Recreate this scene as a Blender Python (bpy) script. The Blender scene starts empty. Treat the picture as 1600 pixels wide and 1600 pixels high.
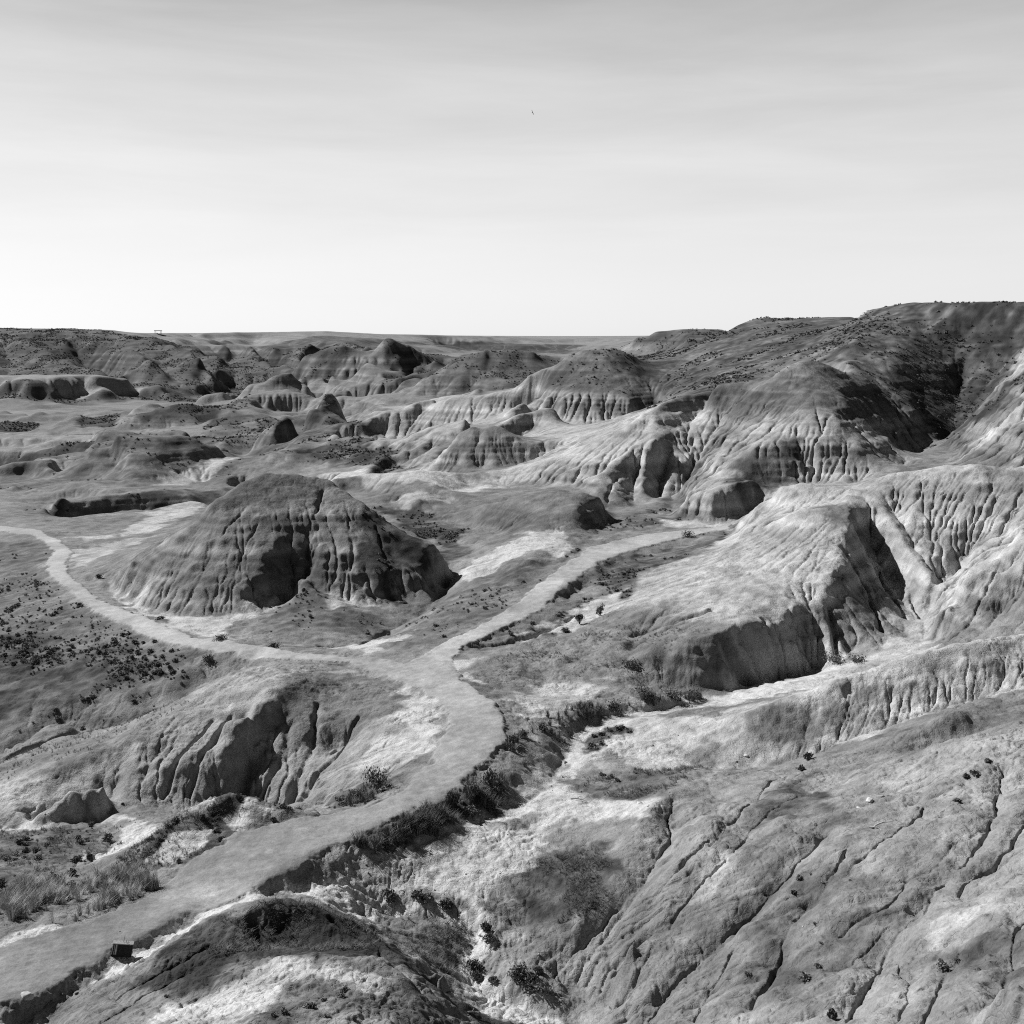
import bpy, math, random
import numpy as np

scene = bpy.context.scene
col = scene.collection
R = math.radians

# ---------------------------------------------------------------- camera
cam_d = bpy.data.cameras.new('camera'); cam = bpy.data.objects.new('camera', cam_d); col.objects.link(cam)
cam.location = (0, 0, 0); cam.rotation_euler = (R(90), 0, 0)
cam_d.sensor_width = 36; cam_d.lens = 36*1700/1600; cam_d.shift_y = -275/1600
cam_d.clip_start = 0.5; cam_d.clip_end = 6000
scene.camera = cam

# ---------------------------------------------------------------- sun and sky
SUN_AZ, SUN_EL = R(-61), R(39)          # azimuth clockwise from straight ahead
SDIR = np.array([math.sin(SUN_AZ)*math.cos(SUN_EL), math.cos(SUN_AZ)*math.cos(SUN_EL), math.sin(SUN_EL)])
sun_d = bpy.data.lights.new('sun', 'SUN'); sun_d.energy = 5.0; sun_d.angle = R(0.53); sun_d.color = (1, 1, 1)
sun = bpy.data.objects.new('sun', sun_d); col.objects.link(sun)
sun.rotation_euler = (R(90)-SUN_EL, 0, math.pi-SUN_AZ)
world = bpy.data.worlds.new('World'); scene.world = world; world.use_nodes = True
nt = world.node_tree; nt.nodes.clear()
def N(tree, t, **k):
    n = tree.nodes.new(t)
    for a, b in k.items(): setattr(n, a, b)
    return n
def mth(tree, op, a, b=None, clamp=False):
    n = tree.nodes.new('ShaderNodeMath'); n.operation = op; n.use_clamp = clamp
    for i, v in enumerate((a, b)):
        if v is None: continue
        if isinstance(v, (int, float)): n.inputs[i].default_value = v
        else: tree.links.new(v, n.inputs[i])
    return n.outputs[0]
def ramp(tree, fac, stops, mode='EASE'):
    n = tree.nodes.new('ShaderNodeValToRGB'); n.color_ramp.interpolation = mode
    e = n.color_ramp.elements
    while len(e) < len(stops): e.new(0.5)
    for q, (p, v) in zip(e, stops): q.position = p; q.color = (v, v, v, 1)
    tree.links.new(fac, n.inputs[0]); return n.outputs[0]
def maprange(tree, v, a, b, c, d, clamp=True):
    n = tree.nodes.new('ShaderNodeMapRange'); n.clamp = clamp
    for i, x in enumerate((a, b, c, d)): n.inputs[i+1].default_value = x
    tree.links.new(v, n.inputs[0]); return n.outputs[0]
out = N(nt, 'ShaderNodeOutputWorld'); bg = N(nt, 'ShaderNodeBackground'); nt.links.new(bg.outputs[0], out.inputs[0])
sky = N(nt, 'ShaderNodeTexSky', sky_type='NISHITA', sun_disc=False, sun_elevation=SUN_EL, sun_rotation=SUN_AZ, air_density=1.0, dust_density=1.2, ozone_density=1.0, altitude=800)
sep = N(nt, 'ShaderNodeSeparateColor'); nt.links.new(sky.outputs[0], sep.inputs[0])   # black and white film behind a red filter
tc = N(nt, 'ShaderNodeTexCoord'); sx = N(nt, 'ShaderNodeSeparateXYZ'); nt.links.new(tc.outputs['Generated'], sx.inputs[0])
X_, Y_, Z_ = sx.outputs
# thin cirrus veil, thickest low down; dimmed outside the view to cut ambient light
mp = N(nt, 'ShaderNodeMapping'); mp.inputs['Scale'].default_value = (1.4, 1.0, 11.0); mp.inputs['Rotation'].default_value = (0, R(-9), 0)
nt.links.new(tc.outputs['Generated'], mp.inputs[0])
cn = N(nt, 'ShaderNodeTexNoise'); cn.inputs['Scale'].default_value = 1.7; cn.inputs['Detail'].default_value = 7; cn.inputs['Roughness'].default_value = .58; cn.inputs['Distortion'].default_value = .35
nt.links.new(mp.outputs[0], cn.inputs[0])
cloud = maprange(nt, cn.outputs[0], .3, .75, 0, 1)
low = ramp(nt, Z_, [(0.0, .82), (0.09, .83), (0.15, .78), (0.20, .69), (0.30, .49), (0.42, .17), (0.6, .05), (1.0, .01)])
side = maprange(nt, X_, -.45, .5, 1.04, .93)
front = maprange(nt, Y_, .42, .84, .05, 1.0)
veil = mth(nt, 'MULTIPLY', mth(nt, 'MULTIPLY', low, side), front)
wisp = mth(nt, 'MULTIPLY', mth(nt, 'SUBTRACT', cloud, .5), ramp(nt, Z_, [(0, 0), (.05, .03), (.13, .11), (.2, .14), (.32, .15), (.5, .04)]))
veil = mth(nt, 'ADD', veil, mth(nt, 'MULTIPLY', wisp, front))
tot = mth(nt, 'ADD', mth(nt, 'MULTIPLY', sep.outputs[0], .2), mth(nt, 'MULTIPLY', mth(nt, 'MAXIMUM', veil, 0), 7.5))
cmb = N(nt, 'ShaderNodeCombineColor')
for i in range(3): nt.links.new(tot, cmb.inputs[i])
nt.links.new(cmb.outputs[0], bg.inputs[0]); bg.inputs[1].default_value = 0.1
vs = scene.view_settings; vs.view_transform = 'Standard'; vs.look = 'None'; vs.exposure = 0.27; vs.gamma = 1.0; vs.use_curve_mapping = False
scene.display_settings.display_device = 'sRGB'
scene.cycles.max_bounces = 4; scene.cycles.diffuse_bounces = 2; scene.cycles.use_denoising = False; scene.cycles.pixel_filter_type = 'BLACKMAN_HARRIS'; scene.cycles.filter_width = 1.1

def tag(o, label=None, cat=None, group=None, kind=None):
    if label: o['label'] = label
    if cat: o['category'] = cat
    if group: o['group'] = group
    if kind: o['kind'] = kind
    return o

# ---- survey of the place. Each survey point is (u, v, d): bearing u and drop v as sighted from the
# lookout (1700 units = 45 degrees, level line v=525); d > 0 is the distance in metres, d < 0 the height in
# metres below the lookout; (u, None, Y, z) gives distance and height.
PATH_L = [(-90,1512,-21.3),(0,1478,-21.5),(67,1460,-21.6),(128,1439,-21.7),(169,1422,-21.8),(246,1392,-22),(304,1345,-22.1),(371,1301,-22.2),(439,1284,-22.3),(500,1277,-22.4),(567,1261,-22.5),(628,1234,-22.6),(679,1184,-22.8),(702,1136,-23),(689,1099,-23.1),(662,1076,-23.2),(611,1062,-23.4),(540,1037,-23.8),(428,1032,-24.1),(304,1013,-24.5),(236,998,-24.8),(145,956,-25.3),(111,926,-25.8),(82,900,-26.2),(72,885,-26.5),(84,862,-27),(60,838,-27.4),(0,830,-27.8),(-90,825,-28)]
PATH_U = [(-90,817,-28),(0,821,-27.8),(60,828,-27.4),(95,845,-27.2),(113,864,-26.9),(102,882,-26.5),(114,904,-26.2),(140,926,-25.8),(166,944,-25.3),(243,971,-24.8),(304,996,-24.5),(439,1017,-24.1),(500,1023,-23.9),(584,1028,-23.7),(635,1037,-23.5),(659,1028,-23.5),(689,1008,-23.5),(763,971,-23.4),(804,947,-23.3),(858,900,-23.1),(885,880,-23),(920,857,-22.9),(1000,837,-22.8),(1060,831,-22.7),(1140,821,-22.6)]
PATH_R = [(1140,828,-22.6),(1050,845,-22.8),(960,868,-22.9),(935,880,-23),(885,917,-23.1),(837,958,-23.3),(736,1008,-23.4),(706,1028,-23.4),(706,1050,-23.3),(735,1072,-23.2),(772,1098,-23),(790,1123,-22.9),(787,1160,-22.8),(765,1192,-22.7),(729,1222,-22.6),(689,1250,-22.5),(578,1298,-22.3),(540,1318,-22.2),(466,1355,-22.1),(398,1392,-22),(337,1419,-21.9),(283,1432,-21.8),(216,1465,-21.7),(175,1485,-21.6),(150,1510,-21.5),(78,1547,-21.3),(40,1558,-21.2),(0,1578,-21.1),(-90,1622,-21)]
LINES = [PATH_L, PATH_U, PATH_R,
# left of the path: wash, grass and mound by the path
[(-90,1296,-26),(0,1292,-26),(70,1285,-26),(170,1265,-26.1),(240,1258,-26.2),(330,1254,-26.3)],
[(-90,1340,-24.6),(0,1338,-24.5),(80,1330,-24.4),(150,1345,-24.2)],[(-90,1420,-22.6),(0,1405,-22.6),(100,1385,-22.7),(180,1365,-22.8)],
[(200,1300,-25.4),(160,1335,-25.0)],
[(478,1273,50.6),(440,1260,50.7),(400,1244,51),(365,1238,50.9),(330,1245,50.5),(290,1268,49.6),(250,1296,48.8),(222,1318,48.2),(190,1345,47.4),(140,1375,46.6)],
[(370,1262,50.4),(340,1290,49.1),(285,1335,46.8)],[(478,1266,-24.6),(430,1252,-25)],
# mound below the junction
[(600,1055,-23.5),(540,1044,-23.7),(480,1038,-23.4),(430,1039,-22.9),(380,1052,-22.7),(330,1075,-23),(300,1090,-23.3),(200,1150,-24.2),(100,1190,-25),(0,1235,-25.5),(-90,1262,-25.8)],
[(500,1058,-22.8),(430,1066,-22.0),(385,1095,-22.2),(345,1115,66.3),(300,1125,66.9)],
[(300,1125,66.9),(345,1112,66.5),(385,1110,66.7),(430,1113,67.2),(475,1110,66.9),(520,1106,67.9)],
[(225,1190,64),(300,1165,64.2),(345,1160,64.1),(395,1165,65.1),(440,1165,64.7),(480,1160,65),(520,1160,65.4)],
[(265,1222,62.6),(330,1215,62.6),(385,1215,63.2),(435,1215,62.5),(475,1222,62)],[(300,1249,-26.2),(380,1248,-26.3),(440,1256,-26.2)],
[(690,1112,-23.0),(640,1128,-23.0),(600,1140,-23.2),(570,1172,-24),(530,1210,-24.4),(485,1264,-25.5)],
[(620,1180,-23.4),(580,1215,-23.9),(520,1250,-24.6),(495,1268,-24.6)],
[(560,1075,-23.3),(600,1095,-23.2),(650,1105,-23.1)],
[(220,1165,-24.4),(190,1200,-25.2),(180,1245,-26.2)],
[(0,1262,-25.9),(50,1264,-25.4),(80,1246,-25),(115,1231,-24.7),(165,1229,-24.9)],[(30,1282,-26.1),(75,1277,-26.2),(125,1262,-26.3),(172,1248,-26.3)],
# sagebrush slope on the left and its gully
[(-90,1200,-28.5),(0,1180,-28.2),(60,1152,-27.9),(110,1138,-27.6),(180,1128,-27),(250,1100,-26.3),(330,1060,-25.5),(400,1040,-24.9)],
[(-90,1180,-27.4),(0,1162,-27.2),(60,1135,-26.9),(110,1122,-26.7)],
[(-90,1000,-27),(0,1010,-26.4),(100,1000,-26),(200,1022,-25.2),(300,1040,-24.8)],[(0,1090,-26.8),(150,1080,-26.2),(280,1060,-25.3)],
[(0,930,-27.2),(50,890,-27.2)],[(-90,900,-28),(0,870,-27.6)],
# between the two branches
[(505,1003,-24.9),(560,998,-25.2),(620,975,-25.6),(665,948,-25.4),(690,920,-25.1),(703,895,-24.8),(700,872,-24.6),(672,845,-24.6),(645,808,-23.6),(612,785,-22.8)],
[(700,960,-24.0),(780,920,-23.8),(760,895,-24.2)],[(560,1010,-24.4),(640,990,-24.2),(690,950,-24.3)],
[(470,1003,-24.9),(400,996,-25.0),(340,985,-25.1)],[(240,962,-25.4),(340,972,-25.4),(420,958,-25.5),(465,935,-25.6)],
[(400,985,-25),(440,955,-24.8),(480,916,-23.9),(510,932,-24.5),(560,960,-24.9)],
# tall mound on the left
[(165,906,-26),(200,945,-25.8),(240,955,-25.6),(300,968,-25.7),(350,963,-25.5),(400,948,-25.1),(450,918,-24.4),(478,900,-23.6),(505,930,-24.6),(560,946,-25.2),(610,940,-25.3),(650,928,-25.0)],
[(165,904,114),(220,868,111),(280,828,111),(340,778,113.5),(385,750,118),(415,742,119),(440,741,119.5),(500,746,120),(530,765,118),(570,800,114.5),(620,830,113),(680,850,112.5),(697,880,114)],
[(280,835,110),(340,805,111),(400,800,111.3),(460,798,112.6),(520,798,113.2),(565,812,113.2)],
[(220,880,108.5),(250,858,109),(300,855,107.5),(345,852,107),(400,850,106.9),(450,850,108.4),(500,850,108.7),(545,850,109.2),(600,862,109.6),(660,868,110.0)],
[(225,915,105),(300,915,102.6),(380,913,102.2),(440,900,105.2),(500,893,106),(560,893,105.6),(610,895,106.4),(660,902,106.9)],
[(430,None,140,-24),(250,None,135,-26),(560,None,135,-24)],
# far side of the tall mound, creek and terraces on the left
[(30,815,-28),(130,808,-28.5),(200,797,-29),(240,797,-29.2),(270,790,-29),(300,784,-28.8),(320,788,-29)],
[(130,835,-27.9),(200,822,-28),(260,812,-28)],[(130,860,-27),(200,850,-26.9),(240,835,-27.2)],
[(60,None,188,-32.5),(150,None,193,-33.5),(250,None,195,-34),(330,None,195,-34),(390,None,195,-33)],
[(-90,812,-29.5),(0,802,-29.5),(60,793,-29.5),(130,783,-29.5),(220,777,-29.5),(300,775,-29.7),(350,768,-30),(390,750,-30.5)],
[(-90,790,-30.5),(0,778,-30.5),(150,768,-30.5),(300,764,-30.3)],
[(90,748,-31),(140,716,235),(180,698,237),(230,700,238),(290,712,240),(350,729,242)],
[(150,764,-30.6),(175,742,222),(205,727,226),(245,733,224),(290,757,-30.6)],
[(190,742,-29.2),(160,735,228)],
[(310,750,-30.8),(380,740,-31.2)],[(300,722,-30.5),(380,705,-31.8)],[(330,735,-31),(385,728,-32)],
[(-90,692,-31.3),(0,693,-31.3),(60,695,-31.3),(130,697,-31.5),(160,693,-31.8)],
[(-90,718,-35.4),(0,718,-35.4),(60,720,-35.4),(105,721,-35.2)],
[(-90,745,-33),(0,742,-32.8),(60,745,-32)],
[(-90,684,-31.8),(0,682,-32),(80,683,-32.2)],[(80,681,-33.2),(110,683,-33.4),(150,680,-33.2)],[(85,676,-32.2),(110,677,-32.2),(150,676,-32.2)],
[(100,670,-32.6),(250,672,-33)],[(0,668,-33.5),(60,666,-33.8)],
[(0,657,-33.2),(60,654,-33.4)],[(130,664,-34.5),(180,661,-34.5)],[(125,655,-33.3),(175,652,-33.6)],
[(-90,642,-36),(0,642,-36.5),(100,640,-37),(200,640,-36)],
[(160,670,-33),(300,672,-33),(380,668,-32.5)],
[(165,668,-32.8),(200,656,391),(225,646,397),(250,641,398),(300,640,400),(350,640,402),(395,640,405)],
[(350,None,430,-33),(230,None,430,-34)],
[(170,693,-31.5),(220,686,-31),(290,691,-31.5),(350,688,-30.5)],[(280,684,-31.3),(350,680,-30.5),(390,684,-30.5)],
[(330,665,-31),(390,655,-29),(410,650,-28)],
# blocky butte and the brushy ridge before it
[(372,704,-33),(385,717,-33),(430,723,-33),(470,712,-33),(505,699,-33),(540,700,-32.5),(590,697,-31)],
[(378,700,300),(400,668,296),(418,656,294),(432,650,294),(465,646,298),(492,641,306),(515,642,312),(535,655,316),(560,680,320)],
[(432,652,293),(440,685,289),(433,720,-33)],[(480,648,303),(490,670,304),(500,696,-33)],
[(450,None,335,-31),(550,None,340,-31)],
[(395,738,-31.5),(430,724,250),(455,713,250),(500,703,250),(550,689,251),(590,690,252),(620,702,250),(640,735,-26.5)],
[(470,738,-30),(540,738,-29.5),(600,733,-28.6),(640,728,-27)],
# pale ridge behind the tall mound
[(515,749,160),(560,743,160),(620,737,159.5),(660,734,160),(720,739,163),(790,738,166),(840,722,167),(900,700,168),(940,684,169),(1000,650,171),(1030,630,173),(1080,617,180),(1120,612,184)],
[(560,770,-22.6),(600,776,-22.3),(650,None,146,-21.8),(740,762,-22.1)],
[(615,782,149),(640,770,150),(665,768,150.5),(700,780,149),(740,792,-22.6)],
[(640,740,158),(660,755,154),(720,775,148),(780,790,-22.3)],
[(580,745,159),(545,765,-22.4)],
[(600,None,185,-27),(700,None,180,-24.5),(500,None,180,-28)],
[(700,815,-23.6),(740,825,-23.8),(775,832,-23.6)],[(700,850,-24.5),(735,865,-24.2)],
# dark smooth mound above the right branch
[(740,790,-22.2),(780,786,137),(850,771,137),(885,768,136.5),(915,768,136),(940,783,135),(953,800,-22.6)],
[(955,806,-22.9),(930,832,-23),(905,855,-22.9)],[(780,832,-23.5),(800,822,-22.5),(850,800,130),(900,790,131)],
[(760,870,-23.6),(790,845,-22.9),(830,828,-22.3),(880,835,-22.6)],[(800,900,-23.4),(840,862,-22.6),(880,850,-22.7)],[(850,885,-23.2),(870,865,-23.1)],
[(740,885,-24),(720,915,-24.3)],
[(780,762,-22.1),(850,760,-21.8),(900,758,-21.3)],
[(970,812,-22.9),(1060,800,-22.9),(1050,775,-22.6)],[(1000,825,-22.8),(1090,818,-22.7)],
# fluted buttress before the dome
[(870,758,-21.4),(905,765,-21.5),(935,792,-22.4),(985,796,-22.8),(1010,785,-22.7),(1050,768,-21.8),(1075,745,-20.3),(1105,695,-16.3),(1130,645,-12.2)],
[(905,752,155),(950,728,157),(990,703,160),(1020,685,162),(1055,665,169),(1080,655,174)],
[(940,735,155.5),(930,760,151),(950,790,-22.4)],[(985,708,159),(968,745,155),(975,792,-22.7)],
[(1030,682,161),(1000,730,157),(1005,784,-22.7)],[(1060,670,168),(1052,700,162),(1045,765,-21.7)],
[(995,735,158),(990,760,155),(992,792,-23)],[(1040,700,161.5),(1027,740,158.5),(1025,775,-22.4)],
[(880,745,157),(960,700,163),(1030,655,170)],[(1020,650,169),(1110,640,179)],[(1020,643,171),(1115,628,181)],
# dome and its skirts
[(1045,806,-22.8),(1060,812,-22.8),(1100,816,-22.7),(1145,812,-22.5),(1180,790,-21.5)],
[(1062,795,136),(1085,770,139),(1110,768,136),(1150,757,136.5),(1190,752,139)],
[(1045,803,139),(1085,758,143),(1130,712,151),(1170,650,164),(1205,595,172),(1235,568,175.5),(1260,561,177),(1300,569,177.5),(1340,592,176.5),(1385,650,171),(1415,712,161)],
[(1150,718,147),(1190,692,149),(1240,685,150.5),(1300,690,149)],
[(1155,752,140.5),(1200,757,141.5),(1260,757,142.5),(1300,755,142)],
[(1255,610,165),(1320,620,164)],[(1262,650,156),(1310,655,155.5)],[(1340,692,149),(1345,730,144.5),(1335,758,141)],
[(1385,690,155),(1410,728,150)],
[(1425,722,163),(1412,690,168),(1395,640,176),(1360,590,185),(1320,562,191)],
[(1200,590,177),(1120,605,178),(1090,612,179)],
[(1310,None,189,-8.2),(1260,None,194,-8.5),(1200,None,196,-9.5)],
# upper right hillside
[(1320,512,232),(1360,482,236),(1420,472,230),(1500,470,215),(1600,471,205),(1700,470,200)],
[(1420,473,228),(1443,482,222),(1449,540,206),(1442,600,191),(1440,650,179),(1448,705,168)],
[(1370,500,225),(1330,540,202)],[(1400,520,212),(1400,560,196),(1400,600,186),(1430,640,178)],
[(1500,525,209),(1600,525,199)],[(1500,600,197),(1490,660,181)],[(1600,540,197),(1560,580,196),(1520,640,184),(1480,700,-17.8)],
[(1480,710,158),(1510,660,168),(1560,600,171),(1600,565,172),(1700,520,172)],
[(1495,712,-17.2),(1540,672,-13.2),(1600,622,-8.4),(1700,560,-3)],
[(1480,724,148),(1540,682,147),(1600,642,146),(1700,590,142)],
[(1430,None,130,-20),(1500,None,130,-19),(1600,None,128,-17)],
[(1190,493,300),(1250,495,300),(1330,493,290)],[(1190,494,298),(1150,506,295),(1100,537,283),(1060,575,265),(1035,608,238)],
[(1320,512,236),(1285,542,222),(1250,555,215)],[(1250,550,235),(1180,575,222),(1130,600,205)],
[(985,546,480),(1020,516,472),(1060,513,470),(1130,512,460)],[(1065,516,462),(1075,545,420)],[(990,548,-6.3),(1060,549,-6.2),(1095,540,400)],
# fluted dome in the middle distance
[(800,660,-18.8),(840,655,-19),(900,663,-19),(985,660,-18.5),(1010,650,-17.6),(1030,622,-14)],
[(800,612,268),(840,589,265),(880,563,265),(905,550,265.5),(925,546,266),(965,546,266),(985,556,265),(1005,580,258),(1012,615,247)],
[(870,622,243),(930,618,242.5),(985,622,240)],[(930,None,300,-12),(1000,None,300,-10)],
[(850,620,248),(800,640,243)],
[(800,612,268),(740,621,272),(690,624,276),(660,627,280),(600,648,284),(560,664,285),(540,672,-26)],
[(840,640,-17.9),(760,652,-19.6),(700,668,-22),(630,698,-25)],
[(870,632,239),(820,652,232),(760,676,225),(700,700,217),(665,712,214),(650,715,-24.5)],
[(830,668,-19.5),(780,690,-21.8),(700,716,-24.2),(645,738,-25.5)],
[(665,735,-23),(700,735,-22.7),(760,736,-22.3),(820,724,-21.6),(860,712,-20.6)],
[(668,733,185),(700,695,190),(722,672,192),(738,663,192),(755,672,190),(770,661,192),(790,667,191),(815,690,188),(850,700,186)],
[(750,680,190),(752,700,186.5),(752,733,-22.5)],
[(820,717,185),(865,692,188),(905,677,191),(945,671,194)],[(700,None,205,-22.5),(780,None,205,-21)],
[(560,690,-29),(620,680,-27)],
# flat-topped butte, pyramid and small crags
[(640,622,-21.5),(690,612,-21),(760,615,-20.5),(860,606,-19)],[(660,607,415),(700,589,426),(735,560,432),(760,550,436),(800,547,437),(830,551,436),(855,575,430),(880,585,425)],
[(700,595,415),(760,590,410),(840,590,412)],[(780,None,520,-22)],
[(540,618,-31),(600,618,-30),(660,600,-26),(700,597,-25)],[(470,577,625),(510,560,618),(550,548,616),(600,543,614),(612,543,612),(650,572,600),(690,592,590)],
[(600,545,613),(585,575,590),(570,600,570)],
[(553,625,-30),(558,600,515),(570,589,518),(590,590,516),(600,600,508)],[(545,632,-30),(600,630,-28)],
[(590,655,-25),(610,610,450),(625,593,455),(645,590,455),(665,600,450)],
# valley floor
[(370,629,520),(420,613,528),(470,606,540),(525,611,530)],[(370,634,-35),(440,630,-36),(530,630,-34)],
[(450,650,395),(500,636,402),(545,631,410),(585,640,400)],[(455,663,-31.5),(560,657,-30.5)],
[(600,622,470),(640,610,480),(690,606,470)],[(430,598,620),(480,590,640),(530,596,620)],
[(260,640,-37),(350,625,-37.5),(450,625,-36),(530,640,-33)],[(400,640,-34),(480,650,-31),(520,660,-29)],[(350,610,-37.5),(520,608,-36)],
# plateau across the valley
[(-90,512,900),(0,511,900),(100,512,890),(180,514,880),(212,519,890),(260,520,950),(400,518,1080),(510,516,1100),(600,521,1200),(760,523,1300),(860,528,1400),(985,530,1500),(1150,515,1500),(1400,514,1500),(1700,514,1500)],
[(-90,None,2600,8),(400,None,2600,8),(1000,None,2600,-4),(1700,None,2600,8)],
[(-90,522,850),(0,521,850),(60,520,850),(150,521,845),(205,522,860)],
[(95,530,832),(120,560,805),(165,592,760),(205,618,690)],[(0,530,830),(20,560,790),(10,590,720)],[(-30,540,800),(0,575,740),(40,600,680)],
[(255,535,850),(300,575,790),(345,605,730)],[(395,530,1050),(400,550,960),(430,590,840),(460,605,780)],
[(370,560,860),(330,590,740),(300,612,660)],[(480,540,960),(520,570,820),(545,600,-34)],
[(180,602,700),(230,585,730),(290,600,680),(340,618,640)],[(0,598,640),(40,603,620),(90,628,560)],[(380,590,760),(440,580,780),(500,598,740)],
[(30,523,840),(60,545,790),(120,570,730),(150,585,700)],[(40,526,850),(110,545,830),(130,575,770),(145,595,-32)],
[(150,523,835),(165,545,800),(220,560,740),(250,590,690)],
[(215,522,850),(260,545,780),(300,560,740),(340,600,690),(360,615,-37)],
[(225,522,880),(290,542,860),(350,565,800),(330,575,-26)],
[(0,605,600),(50,600,640),(90,615,590)],[(0,625,560),(50,626,555),(75,638,-36.5)],[(100,600,640),(160,615,600),(110,632,-36.5)],
[(200,600,650),(260,612,620),(280,620,610)],
[(-90,640,-36),(0,639,-36.3),(110,635,-37),(200,632,-37.5),(300,625,-37.8),(370,615,-38)],
[(300,528,1000),(380,545,900),(420,570,800),(480,590,740),(510,605,-36)],[(330,530,1000),(360,553,950),(380,590,-33)],
[(440,535,1000),(420,555,880)],[(450,540,980),(470,565,800),(490,590,-34)],
[(510,530,1000),(480,550,850),(470,575,-24)],[(530,535,950),(570,545,750)],
[(680,530,1300),(800,532,1300),(900,537,1350)],[(690,546,1220),(780,548,1200),(860,552,1180),(920,550,1200)],
[(640,560,-20),(700,572,-25),(720,580,-26)],[(860,556,-20),(960,560,-14)],
# wash and flats right of the path
[(1450,1004,-23.6),(1380,1025,-24.1),(1280,1040,-24.4),(1190,1062,-24.6),(1140,1087,-24.8),(1100,1096,-24.7),(960,1117,-24.4),(900,1142,-24.2),(885,1180,-24.05),(870,1215,-23.9),(840,1237,-23.7),(780,1262,-23.45),(715,1292,-23.15),(640,1322,-22.9)],
[(1050,1090,-24.2),(980,1096,-24.0),(900,1117,-23.7),(845,1150,-23.3),(810,1195,-23.0),(740,1243,-22.7)],
[(560,1350,-22.8),(620,1345,-23.0),(700,1345,-23.4),(800,1290,-23.45),(880,1250,-23.6),(960,1225,-23.7),(1050,1208,-23.8)],
[(935,1158,-23.95),(1000,1172,-23.9)],[(850,1060,-24.0),(900,1085,-24.1),(790,1075,-23.6)],
[(500,1367,-22.5),(540,1387,-22.9),(600,1403,-23.5),(680,1428,-24.1),(742,1447,-24.4),(748,1470,-24.5),(718,1500,-24.6),(760,1548,-24.8),(850,1583,-24.9),(900,1603,-24.9),(920,1680,-24.9)],
[(630,1385,-23.5),(720,1400,-23.8),(780,1440,-24)],[(560,1430,-23.7),(640,1450,-23.9),(690,1490,-24.2)],[(800,1520,-24.3),(880,1560,-24.5)],
[(400,1402,-22.3),(480,1385,-22.6)],
[(60,1578,-21.4),(110,1548,-21.5),(200,1500,-21.7),(250,1465,-21.9),(300,1437,-22),(370,1407,-22.2)],
[(830,1040,-23.8),(900,980,-23.6),(940,950,-23.5),(1000,915,-22.6)],[(940,890,-23.4),(1010,870,-23.2),(1080,850,-23)],[(880,932,-23.6),(940,903,-23.5)],
# big pale hill on the right
[(1000,915,-22.6),(1060,890,100),(1110,865,106),(1140,835,-22.4)],[(1140,832,124),(1165,800,123),(1200,776,121),(1225,760,119.5),(1250,755,119),(1300,762,117),(1330,762,116),(1360,750,116),(1400,736,116),(1480,725,115),(1600,731,110),(1700,728,106)],
[(1325,768,114),(1330,790,106),(1322,830,100),(1312,870,95),(1290,915,89.5)],
[(1330,790,106),(1250,800,106),(1190,835,105),(1110,880,99),(1040,930,91),(1000,965,87)],
[(1290,915,89.5),(1262,942,87),(1230,950,85.2),(1180,958,82.3),(1130,972,80),(1112,985,79)],
[(1165,1062,-24.8),(1180,1053,-24.6),(1270,1033,-24.6)],
[(1000,1070,-24.4),(1060,1075,-24.7),(1105,1080,-24.8),(1150,1074,-24.8)],[(1000,1010,-23),(1060,1000,-22.3),(1110,990,78.5)],
[(1112,985,79),(1130,1025,77.6),(1160,1058,-24.7)],[(830,1040,-23.8),(920,1020,-23.5),(1000,1000,-23.0)],
[(985,1022,-23.8),(1010,992,-23.2),(1060,965,-22.1),(1100,950,-21.3)],
[(1318,784,-17.2),(1250,790,-17.8),(1200,815,-18.9),(1150,850,-20.2)],
[(1290,930,88),(1300,970,85),(1330,1020,-24.3)],[(1250,955,86.2),(1256,990,83.9),(1275,1030,-24.6)],
[(1342,860,98.6),(1349,900,94.5),(1390,945,91.2),(1420,992,-23.9)],[(1349,900,94.4),(1345,960,88),(1380,1016,-24.2)],
[(1360,840,105),(1395,900,98.5),(1430,950,92),(1442,1000,-23.8)],
[(1500,880,-20.8),(1460,930,-22.5),(1445,990,-23.7)],
[(1370,775,110),(1400,830,103),(1440,880,97),(1470,915,93)],[(1430,760,111),(1450,820,105),(1490,880,98)],[(1395,800,108),(1425,850,101.5),(1465,910,94)],
[(1530,760,108),(1530,820,103),(1500,880,-20.8)],
[(1700,800,84),(1600,850,88),(1545,878,88),(1490,925,87),(1475,955,86),(1462,1000,-23.6)],
[(1600,None,79,-21),(1530,None,80,-22),(1700,None,79,-19)],[(1600,900,84.5),(1560,960,83)],
[(1600,780,104),(1560,850,98)],
# spur before it
[(1070,1190,-23.95),(1110,1197,-24.0),(1180,1197,-24),(1240,1186,-23.6),(1300,1162,-22.9),(1380,1132,-22),(1450,1107,-21.3),(1520,1087,-20.7),(1600,1064,-20),(1700,1040,-19)],
[(960,1140,-24.1),(1000,1136,-24.0),(1040,1133,-23.8),(1100,1128,-23.2),(1160,1112,64.6),(1230,1090,64.4),(1300,1063,65),(1390,1030,65.8),(1450,1012,66),(1540,998,66.6),(1600,990,67),(1700,975,68)],
[(1300,None,73,-24),(1450,None,75,-23.3),(1600,None,75,-22)],
[(1370,1050,65),(1330,1090,63.9)],
[(1500,1108,58.5),(1400,1148,57.5)],[(1700,1085,-19.6),(1600,1122,-20.3),(1500,1149,-20.9),(1420,1176,-21.4)],
# near slope, lower right
[(1180,1207,-23.3),(1100,1222,-22.9),(1040,1245,-22.4),(1010,1275,-22.3),(985,1315,-22.6),(960,1370,-23)],
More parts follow.
